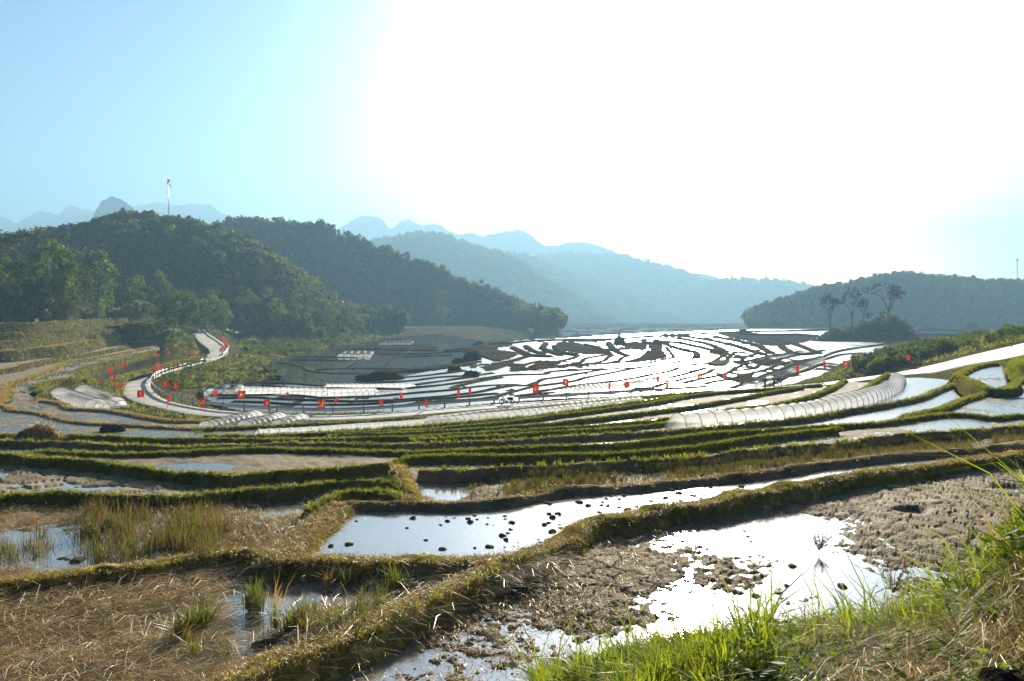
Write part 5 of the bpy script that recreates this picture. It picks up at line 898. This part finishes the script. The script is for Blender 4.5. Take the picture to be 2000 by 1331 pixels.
def flag(label, u, v, wpx, hpx, kind, vfoot, z, lean=0., grp=None):
    b = P(u, vfoot, z); sc = b[1]/F; W, H = max(.25, wpx*sc), max(.35, hpx*sc); top = (vfoot-(v-hpx/2))*sc; sd = hash_name(label+str(u)) % 900; g = np.random.default_rng(sd)
    hoist = -1 if g.uniform() < .5 else 1; o = thing('flag', label, 'flag', (b[0]-hoist*W*.5, b[1], z-.05), 0, grp)
    link('pole', MB().tube([(0, 0, -.15), (lean*.5, 0, top*.5), (lean, 0, top+.12)], [.02, .018, .012], 6).mesh('pole', M['pole']), o)
    full = .95*H/.67 if kind != 'plain' else W; Ltrue = max(W*1.04, min(full, 1.35)); fold = math.sqrt(max(0, (Ltrue/W)**2-1)); nf = 1.2+min(3, fold*1.2); ph = g.uniform(0, 6)
    def cl(s, t):                                     # s along the fly, t down the hoist
        x = hoist*W*s*(1-.06*t); y = W*.16*min(1.6, .35+fold)*math.sin(s*nf*3.1+ph+t*.8)*min(1, s*3)+.02*math.sin(7*t+ph); zz = top-H*t-H*.1*s*s*(1+.4*math.sin(ph+t*2))
        return np.array((x+lean*(1-t*H/top), y, zz))
    m, n = (52, 36) if kind in EMB else (16, 8); V = [cl(i/(m-1), j/(n-1)) for i in range(m) for j in range(n)]; fc = gfaces(m, n)
    if kind in EMB:                                   # the emblem is sewn into the cloth: its place is left open in the red
        p2, f2 = EMB[kind]; ci, cj = (fc//n).mean(1)/(m-1), (fc % n).mean(1)/(n-1); keep = np.ones(len(fc), bool)
        for f in f2: keep &= ~inpoly(ci, cj, [(.5+p2[i][0]*.65, .5-p2[i][1]) for i in f])
        fc = fc[keep]
    link('cloth', mesh_np('cloth', V, fc, M['red']), o)
    if kind in EMB:
        p2, f2 = EMB[kind]; hsc = .5; VV = []; FF = []
        for sgn in (1,):
            k = len(VV)
            for x, y in p2:
                s, t = .5+hoist*x*hsc*1.35*1., .5-y*hsc*2.0*.67/.67*.95; s = .5+x*hsc*1.3; t = .5-y*1.0; q = cl(s, t); e = 1e-2; nn = np.cross(cl(s+e, t)-q, cl(s, t+e)-q); nn /= np.linalg.norm(nn)+1e-9; nn = nn if nn[1] > 0 else -nn; VV.append(q-nn*.004)
            FF += [tuple(i+k for i in f) for f in f2]
        link('star' if kind == 'star' else 'emblem', mesh_np('emblem', VV, FF, M['gold'], False), o)
    return o
GL = 'red flags along the road and fields'
ST, HS, NA = 'star', 'sickle', 'plain'
for a in [('red flag standing in the brown pool, left one of the back three', 215, 722, 8, 8, NA, 737, -10.5), ('thin folded red flag in the middle of the back three at the pool', 230, 716, 3, 9, NA, 734, -10.5), ('red flag at the right of the back three beyond the pool', 244, 709, 6, 9, NA, 729, -10.5), ('red star flag nearest the grass edge of the brown pool', 220, 737, 9, 9, ST, 757, -10.5), ('small red flag alone in the middle of the brown pool', 195, 742, 4, 8, NA, 760, -10.5), ('faded half-furled red flag on the verge where the road bends', 235, 753, 7, 11, NA, 772, -11.1),
 ('red flag at the far side of the road bend, beside a thin one', 305, 719, 8, 13, NA, 738, -11.2), ('thin folded red flag beside another at the road bend', 315, 717, 4, 11, NA, 733, -11.2), ('red flag with gold emblem at the near edge of the road bend', 275, 768, 13, 14, HS, 786, -11.2), ('red star flag behind the guard rail inside the bend, left of two', 323, 749, 10, 12, ST, 768, -11.5), ('red flag with gold emblem behind the guard rail inside the bend', 344, 753, 9, 14, HS, 772, -11.6), ('half-folded red flag on the near verge just past the bend', 330, 777, 7, 14, NA, 797, -11.2), ('red flag with bright gold emblem at the verge before the white tunnels', 395, 785, 11, 17, HS, 808, -11.2),
 ('small red flag by the far end of the left terraces', 308, 694, 5, 6, NA, 706, -10.8), ('small dull red flag high beside the left terraces', 330, 688, 6, 6, NA, 701, -10.8), ('orange-red flag on the inside of the upper road', 374, 687, 7, 7, NA, 702, -10.9), ('small red flag at the end of the straight upper road', 387, 696, 6, 6, NA, 710, -11.), ('red flag on the road at the upper bend', 432, 683, 6, 7, NA, 697, -10.6), ('red flag below the banana plant, upper of two', 436, 664, 7, 9, NA, 682, -9.8), ('red flag below the banana plant, lower of two', 441, 674, 7, 11, NA, 689, -10.2), ('dim red flag in shade at the top of the road', 398, 638, 3, 6, NA, 650, -8.),
 ('red flag in front of the round-ended tunnels', 420, 768, 9, 10, NA, 785, -11.8), ('tilted red star flag in front of the long bluish tunnels', 469, 770, 14, 15, ST, 790, -11.8, .25), ('broad red star flag hanging over the gap in the guard rail', 521, 787, 12, 15, ST, 806, -11.3), ('broad red flag with gold hammer and sickle over the guard rail', 628, 789, 14, 18, HS, 808, -11.3), ('small round-looking red flag in front of the bluish tunnels', 561, 769, 6, 6, NA, 784, -12.), ('furled slanting red flag right of the hammer and sickle one', 652, 782, 3, 12, NA, 800, -11.6, .35), ('half-folded red flag with gold emblem over the rail, middle of the road', 745, 787, 8, 16, HS, 806, -11.3), ('red flag at the end of the low grey tunnel', 784, 772, 6, 12, NA, 792, -11.9), ('furled red flag right above the guard rail, left of the motorbike', 833, 787, 4, 15, NA, 804, -11.3), ('furled red flag left of the pair in the white water', 893, 768, 5, 14, NA, 790, -11.9, .2), ('folded red flag right of the pair in the white water', 918, 764, 5, 13, NA, 788, -11.9),
 ('red flag with gold emblem blown sideways, right of the motorbike', 1044, 758, 12, 16, HS, 780, -11.7, .2), ('square red star flag standing out over the white paddies', 1105, 746, 11, 13, ST, 775, -11.7), ('dark furled flag before the round-ended tunnel by the rail', 1190, 754, 3, 13, NA, 770, -11.8), ('red star flag near the middle of the right guard rail', 1224, 751, 10, 12, ST, 770, -11.7), ('folded red flag above the grass plot beyond the rail', 1285, 741, 6, 14, NA, 764, -11.7), ('half-folded red star flag low behind the end of the rail', 1303, 749, 7, 15, ST, 766, -11.5), ('red star flag just before the end of the guard rail', 1368, 735, 10, 14, ST, 762, -11.5), ('pennant-like folded red flag past the end of the rail', 1419, 733, 6, 14, NA, 760, -11.5, -.2), ('tall folded red flag in front of the long receding tunnel', 1558, 719, 6, 15, NA, 748, -11.2), ('curved furled red flag right of the receding tunnel', 1614, 712, 6, 15, NA, 738, -10.8, -.3), ('red star flag on the grassy slope right of the people', 1652, 709, 11, 10, ST, 728, -10.), ('furled red flag beside the star flag on the grassy slope', 1669, 709, 6, 14, NA, 728, -10., -.3), ('small red flag with a pale top against the dark scrub', 1774, 698, 7, 10, NA, 724, -8.3), ('red star flag slanting by the right road, largest on the right', 1985, 682, 12, 16, ST, 702, -5.2, -.3), ('red flag cut by the right edge of the picture', 1999, 668, 6, 14, NA, 692, -5.)]:
    flag(*a[:8], lean=a[8] if len(a) > 8 else 0., grp=GL)
# ------------------------------------------------------------------ guard rails
def guard(label, pts):
    C, s = resample(pts, .8); base = C[0]-[0, 0, .72]; o = thing('guard_rail', label, 'guard rail', base); C = C-base
    t = np.gradient(C[:, :2], axis=0); t /= np.linalg.norm(t, axis=1, keepdims=True)+1e-9; nr = np.stack([-t[:, 1], t[:, 0]], 1)
    prof = [(0, .02), (.05, .0), (.05, -.07), (0, -.13), (.0, -.18), (.05, -.24), (.05, -.3), (0, -.33)]; V = np.stack([np.concatenate([C[:, :2]+nr*a, C[:, 2:3]+b], 1) for a, b in prof], 1)
    link('beam', mesh_np('beam', V.reshape(-1, 3), gfaces(len(C), 8), M['steel']), o); pm = MB().box((0, 0, -.42), (.13, .13, 1.1)).mesh('post', M['paintdark'], False)
    d = 0.
    while d < s[-1]:
        c = np.array([np.interp(d, s, C[:, k]) for k in range(3)]); i = min(len(C)-1, int(d/.8)); q = link('post', pm, o, (c[0]+nr[i, 0]*.1, c[1]+nr[i, 1]*.1, c[2])); q.rotation_euler.z = math.atan2(t[i, 1], t[i, 0]); d += 3.2
RE = RB_+np.array([0, 0, .72]); _o = (RB_-RA)*np.array([1, 1, 0]); _o /= np.linalg.norm(_o, axis=1, keepdims=True)+1e-9; RE = RE+_o*.45
_ru = CX+RB_[:, 0]*F/RB_[:, 1]; _rv = V0-F*RB_[:, 2]/RB_[:, 1]
def near_i(u, v): return int(np.argmin(np.hypot(_ru-u, _rv-v)))
for lb_, a_, b_ in [('guard rail running down the straight upper road by the banana plant', (383, 633), (438, 693)), ('guard rail round the inside of the main road bend', (395, 707), (521, 808)), ('long guard rail between the road and the white paddies', (533, 808), (972, 790)), ('guard rail right of the parked motorbike', (1017, 787), (1385, 764))]: guard(lb_, RE[near_i(*a_):near_i(*b_)+1])
# ------------------------------------------------------------------ parked motorbike
def motorbike(base, rz):
    o = thing('motorbike', 'dark motorbike parked on the road beside the guard rail', 'motorbike', base, rz)
    def wheel(x):
        w = link('wheel', None, o, (x, 0, .29)); a = np.linspace(0, 2*math.pi, 25); R = [(0, 0, 0)]
        link('tyre', MB().tube(np.stack([.25*np.cos(a), 0*a, .25*np.sin(a)], 1), .045, 8, False).mesh('tyre', M['rubber']), w); m = MB().tube(np.stack([.2*np.cos(a), 0*a, .2*np.sin(a)], 1), .016, 6, False)
        for k in range(9): m.tube([(0, 0, 0), (.2*math.cos(k*.698), 0, .2*math.sin(k*.698))], .005, 4)
        m.tube([(0, -.06, 0), (0, .06, 0)], .04, 10); link('rim', m.mesh('rim', M['steel']), w)
    wheel(-.62); wheel(.62)
    link('frame', MB().tube([(-.62, 0, .29), (-.3, 0, .42), (.05, 0, .45), (.3, 0, .7), (.42, 0, .95)], .035, 7).tube([(-.62, .08, .29), (-.45, .1, .62)], .025).tube([(-.62, -.08, .29), (-.45, -.1, .62)], .025).mesh('frame', M['black']), o)
    link('fork', MB().tube([(.62, .07, .29), (.42, .07, .95)], .022).tube([(.62, -.07, .29), (.42, -.07, .95)], .022).mesh('fork', M['steel']), o)
    link('engine', MB().box((0, 0, .36), (.34, .22, .24)).tube([(.05, 0, .36), (.25, 0, .4)], .08, 10).mesh('engine', M['steel']), o); link('exhaust', MB().tube([(.1, .13, .25), (-.3, .14, .24), (-.75, .15, .34)], [.025, .04, .045], 8).mesh('exhaust', M['steel']), o)
    link('seat', MB().tube([(-.72, 0, .77), (-.5, 0, .76), (-.2, 0, .72), (.02, 0, .7)], [.06, .11, .12, .07], 10).mesh('seat', M['black']), o)
    body = MB().tube([(-.75, 0, .66), (-.45, 0, .62), (-.1, 0, .58)], [.05, .11, .09], 10); link('tail_body', body.mesh('tail_body', M['black']), o)
    link('leg_shield', MB().box((.33, 0, .62), (.05, .36, .5), np.array([[.94, 0, .34], [0, 1, 0], [-.34, 0, .94]])).mesh('leg_shield', M['paintdark']), o)
    hb = link('handlebar', MB().tube([(.3, -.34, 1.02), (.38, -.12, .98), (.38, .12, .98), (.3, .34, 1.02)], .016, 7).mesh('handlebar', M['black']), o)
    for sgn in (-1, 1): link('mirror', MB().tube([(.32, sgn*.26, 1.02), (.34, sgn*.3, 1.2)], .008, 5).box((.34, sgn*.32, 1.24), (.03, .13, .08)).mesh('mirror', M['black']), hb)
    link('headlight', MB().lathe([(.01, .07), (.07, .05), (.09, 0), (.06, -.06), (.01, -.07)], (.45, 0, .92), 12).mesh('headlight', M['white']), o); link('front_fender', MB().tube([(.32, 0, .42), (.45, 0, .57), (.62, 0, .62), (.8, 0, .57)], [.05, .06, .06, .04], 7).mesh('front_fender', M['paintdark']), o); link('rear_rack', MB().tube([(-.6, .12, .8), (-.95, .1, .83), (-.95, -.1, .83), (-.6, -.12, .8)], .012, 5).mesh('rear_rack', M['steel']), o); link('stand', MB().tube([(-.05, -.08, .25), (-.1, -.3, 0)], .014, 5).mesh('stand', M['steel']), o)
b = P(990, 790.5, -11.16); motorbike(b, math.pi+.12)
# ------------------------------------------------------------------ people
def skinm(name, parent, V, E, R, mat):
    me = bpy.data.meshes.new(name); me.from_pydata([tuple(v) for v in V], E, []); me.materials.append(mat); o = link(name, me, parent); md = o.modifiers.new('skin', 'SKIN')
    if not me.skin_vertices:
        return o
    for i, r in enumerate(R): me.skin_vertices[0].data[i].radius = (r, r) if np.ndim(r) == 0 else r
    me.skin_vertices[0].data[0].use_root = True; s = o.modifiers.new('sub', 'SUBSURF'); s.levels = s.render_levels = 1; return o
def pm(n, c, r=.85): return plain(n, c, r)
def person(label, base, h, rz, top, legs, hair, hat=None, arms='down', bend=0., bag=None):
    o = thing('person', label, 'person', base, rz); s = h/1.68; o.scale = (s, s, s); cb, sb = math.cos(bend), math.sin(bend)
    def B(x, y, z): zz = z-.92; return (x, y*1.+(sb*zz if zz > 0 else 0)*-1, .92+(cb*zz if zz > 0 else zz))
    V = [B(0, 0, .95), B(0, 0, 1.15), B(0, 0, 1.36), B(0, -.01, 1.45), B(0, -.02, 1.53), B(0, -.03, 1.62)]; R = [.12, .12, .1, .055, .085, .075]; E = [(0, 1), (1, 2), (2, 3), (3, 4), (4, 5)]
    ar = {}
    for sg in (-1, 1):
        if arms == 'front': el, wr = B(sg*.24, -.08, 1.12), B(sg*.1, -.27, 1.1)
        elif arms == 'up' and sg > 0: el, wr = B(sg*.3, -.2, 1.3), B(sg*.2, -.4, 1.5)
        else: el, wr = B(sg*.26, .02, 1.12), B(sg*.27, -.06, .88)
        sh = B(sg*.19, 0, 1.36); hd = tuple(np.array(wr)+(np.array(wr)-np.array(el))*.32); ar[sg] = (sh, el, wr, hd); k = len(V); V += [sh, el, wr, hd]; R += [.06, .045, .033, .036]; E += [(2, k), (k, k+1), (k+1, k+2), (k+2, k+3)]
    lg = {}
    for sg in (-1, 1):
        a = (sg*.09, .0, .88); kn = (sg*.1, -.02-.02*sg, .48); an = (sg*.1, .02, .08); ft = (sg*.11, -.13, .04); k = len(V); V += [a, kn, an, ft]; R += [.085, .06, .04, .042]; E += [(0, k), (k, k+1), (k+1, k+2), (k+2, k+3)]; lg[sg] = (a, kn, an)
    skinm('body', o, V, E, R, M['skin'])
    jv = [B(0, 0, .86), B(0, 0, 1.), B(0, 0, 1.2), B(0, 0, 1.36), B(0, -.01, 1.43)]; jr = [(.17, .13), (.165, .125), (.165, .12), (.14, .1), (.07, .07)]; je = [(0, 1), (1, 2), (2, 3), (3, 4)]
    for sg in (-1, 1): k = len(jv); jv += list(ar[sg][:3]); jr += [.08, .062, .05]; je += [(3, k), (k, k+1), (k+1, k+2)]
    skinm('jacket', o, jv, je, jr, top); tv = [(0, 0, .95), (0, 0, .9)]; tr = [.14, .14]; te = [(0, 1)]
    for sg in (-1, 1): k = len(tv); tv += list(lg[sg]); tr += [.1, .078, .062]; te += [(1, k), (k, k+1), (k+1, k+2)]
    skinm('trousers', o, tv, te, tr, legs); hc = np.array(B(0, -.005, 1.6))
    if hat: link('hat', MB().lathe([(.22, 0), (.2, .02), (.1, .09), (.01, .15)], tuple(hc+[0, 0, .03]), 14).mesh('hat', hat), o)
    v, fc = lump(.098, 3, 9, 1.05); link('hair', mesh_np('hair', v*[.98, 1.12, 1]+hc+[0, .018, .02], fc, hair), o)
    for sg in (-1, 1): link('shoe', MB().tube([(sg*.1, .06, .045), (sg*.105, -.06, .045), (sg*.11, -.17, .035)], [.045, .05, .035], 8).mesh('shoe', M['black']), o)
    return o
dk, bl, br, gr, wh, hr = pm('dark_jacket', (.03, .03, .035)), pm('blue_shirt', (.03, .06, .2)), pm('brown_coat', (.16, .07, .05)), pm('grey_coat', (.14, .16, .16)), pm('white_trousers', (.6, .6, .6)), pm('black_hair', (.012, .01, .009), .6)
person('person in dark clothes standing apart at the roadside, left of the group', P(1494, 759, -11.08), 1.66, .5, dk, dk, hr); person('person in a brown coat with a raised hood at the left of the group', P(1512, 758.5, -11.1), 1.7, 2.8, br, br, hr, arms='front'); person('person in a blue top and white trousers in the middle of the group', P(1519, 758, -11.1), 1.62, .3, bl, wh, hr, arms='front'); person('person in a grey coat at the right of the group', P(1525, 757.5, -11.1), 1.65, -.6, gr, gr, hr)
b = P(145, 684.5, -9.3); person('person in dark clothes standing on the left terraces', (b[0], b[1], b[2]), 1.62, 1.2, dk, dk, hr); person('person stooping over the flooded plot left of the bluish tunnels', P(513, 757.5, -12.45), 1.6, 1.3, dk, dk, hr, bend=1.1, arms='front'); person('person standing in the flooded plot behind the bluish tunnels', P(554, 758, -12.45), 1.68, -.9, dk, dk, hr, arms='front', bend=.25)
# ------------------------------------------------------------------ masts
def mast(name, label, base, h, w, panels):
    o = thing(name, label, 'mast', base); mb = MB(); L_ = [(math.cos(a)*w, math.sin(a)*w) for a in (0, 2.09, 4.19)]; n = int(h/1.6)
    for x, y in L_: mb.tube([(x, y, -2), (x, y, h)], .06, 5)
    for i in range(n):
        z0, z1 = h*i/n, h*(i+1)/n
        for k in range(3): (a, b_), (c, d) = L_[k], L_[(k+1) % 3]; mb.tube([(a, b_, z0), (c, d, z1)], .032, 4); mb.tube([(a, b_, z1), (c, d, z1)], .028, 4)
    link('lattice', mb.mesh('lattice', M['steel']), o)
    for z, a, s in panels: link('antenna', MB().box((math.cos(a)*(w+.35), math.sin(a)*(w+.35), z), (.35*s, .35*s, 1.9*s), rot2(a)).tube([(math.cos(a)*w, math.sin(a)*w, z), (math.cos(a)*(w+.3), math.sin(a)*(w+.3), z)], .05, 5).mesh('antenna', M['steel'], False), o)
    link('lightning_rod', MB().tube([(0, 0, h-.5), (0, 0, h+1.5)], .04, 5).mesh('lightning_rod', M['steel']), o)
b = PY(329.5, 437, 368); mast('antenna_mast', 'thin lattice phone mast on top of the left wooded hill', b, 20.2, .22, [(19.2, 0.3, 1.), (19.2, 2.4, 1.), (19.2, 4.5, 1.), (17.4, 3.3, 1.), (17.2, .9, .9), (14.5, 2.9, .5), (11.5, 3.3, .4)])
b = PY(1987, 552, 695); mast('antenna_mast', 'small lattice mast on the right wooded hill near the picture edge', b, 20.5, .28, [(19.5, .3, .9), (19.5, 2.4, .9), (17, 4.2, .8), (15, 1.5, .7)])
# ------------------------------------------------------------------ heaps, rocks and small things
def heap(name, label, cat, u, v, z, w, h, d, mat, sd, rz=0.):
    b = P(u, v, z); V, fc = lump(1., sd, 17, 1.); V = V*np.array([w/2, d/2/.8, h]); V[..., 2] = np.maximum(V[..., 2], -.25*h); link(name, mesh_np(name, V, fc, M[mat]), None, b, rz, label=label, category=cat)
for a in [('mud_heap', 'long low black mud heap at the near shore of the lake', 'mud heap', 742, 740, -12.45, 8.5, 1.15, 3.2, 'peat', 31, 0), ('mud_heap', 'black mud heap right above the long thin tunnel', 'mud heap', 919, 736, -12.45, 2.8, 1.1, 2., 'peat', 32, 0), ('mud_heap', 'small black mud heap on the bank left of the brown plot', 'mud heap', 889, 725, -12.45, 2.6, .9, 2., 'peat', 33, 0), ('mud_heap', 'peaked dark mud heap in the bright corner of the lake', 'mud heap', 920, 702, -12.45, 3.8, 1.6, 2.6, 'peat', 34, 0), ('mud_heap', 'low dark mud heap on the bank of the lake corner', 'mud heap', 895, 708, -12.45, 2.4, .8, 1.8, 'peat', 35, 0), ('mud_heap', 'small dark heap on the far brown plot', 'mud heap', 935, 674, -12.6, 3.6, 1.1, 2.4, 'peat', 36, 0), ('mud_heap', 'dark heap with a pointed top among the curved banks', 'mud heap', 1209, 674, -12.6, 3.4, 3., 2.6, 'peat', 37, 0), ('mud_heap', 'dark heap on the rim of the far terraces', 'mud heap', 1452, 652, -12.8, 5., 1.8, 4., 'peat', 38, 0), ('mud_heap', 'rounded dark heap on the far bench right of the knoll', 'mud heap', 1897, 642, -13.2, 7.5, 3.6, 5., 'peat', 39, 0), ('mud_heap', 'dark boulder-like heap by the drain at the left bank', 'mud heap', 222, 841, -9.2, 1.9, .34, 1.1, 'peat', 41, 0), ('straw_heap', 'heap of old straw at the far left field edge', 'straw heap', 78, 858, -5.5, 1.5, .5, .9, 'dry', 42, 0), ('rock', 'grey rock at the left foot of the straw heap', 'rock', 48, 859, -5.5, .7, .36, .6, 'rock', 43, 0), ('stone', 'pale stone half hidden in the front grass', 'stone', 1473, 1190, -2.2, .06, .06, .06, 'fleece', 45, 0)]: heap(*a)
p = lump(1., 46, 15, .8)[0]
b = PY(1988, 1352, 1.55); link('dark_stone', mesh_np('dark_stone', p*[.075, .07, .05], gfaces(15, 30, True), M['peat']), None, b, label='rounded black stone in the bottom right corner', category='stone')
# straw on the heap and red-stemmed weed in the near pool
hb_ = P(78, 858, -5.5); r = np.random.default_rng(3); n = 260; q = np.stack([r.normal(0, .4, n), r.normal(0, .22, n)], 1); zz = .5*np.exp(-(q[:, 0]/.6)**2-(q[:, 1]/.35)**2)
scatter('heap_straw', 'loose straw over the heap at far left', lit_v, np.stack([hb_[0]+q[:, 0], hb_[1]+q[:, 1], -5.48+zz*.9], 1), r.uniform(.8, 1.4, n), rz=r.normal(2.2, .35, n), tilt=.35)
def weed(label, base, h, sd):
    g = np.random.default_rng(sd); o = thing('weed', label, 'weed', base); mb = MB(); L_ = []
    for i in range(13):
        a = g.uniform(0, 6.28); d = np.array([math.cos(a)*.55, math.sin(a)*.55, 1.]); q = np.zeros(3); pts = [q]; hh = h*g.uniform(.6, 1.05)
        for k in range(5): d = d+g.normal(0, .14, 3); d /= np.linalg.norm(d); q = q+d*hh/5; pts.append(q.copy())
        mb.tube(pts, np.linspace(.0045, .0015, 6), 4, False)
        for k in range(16): t = g.uniform(.3, 1)*5; j = min(4, int(t)); L_.append(pts[j]+(pts[j+1]-pts[j])*(t-j)+g.normal(0, .006, 3))
    link('stem', mb.mesh('stem', LM['red']), o); link('foliage', leaves(np.array(L_), .022, LM['red'], sd, .22), o)
weed('red-stemmed bushy weed standing at the edge of the near right pool', P(1745, 1158, -2.75), .42, 5); weed('small red-stemmed weed beside the bushy one', P(1600, 1075, -3.1), .25, 6)
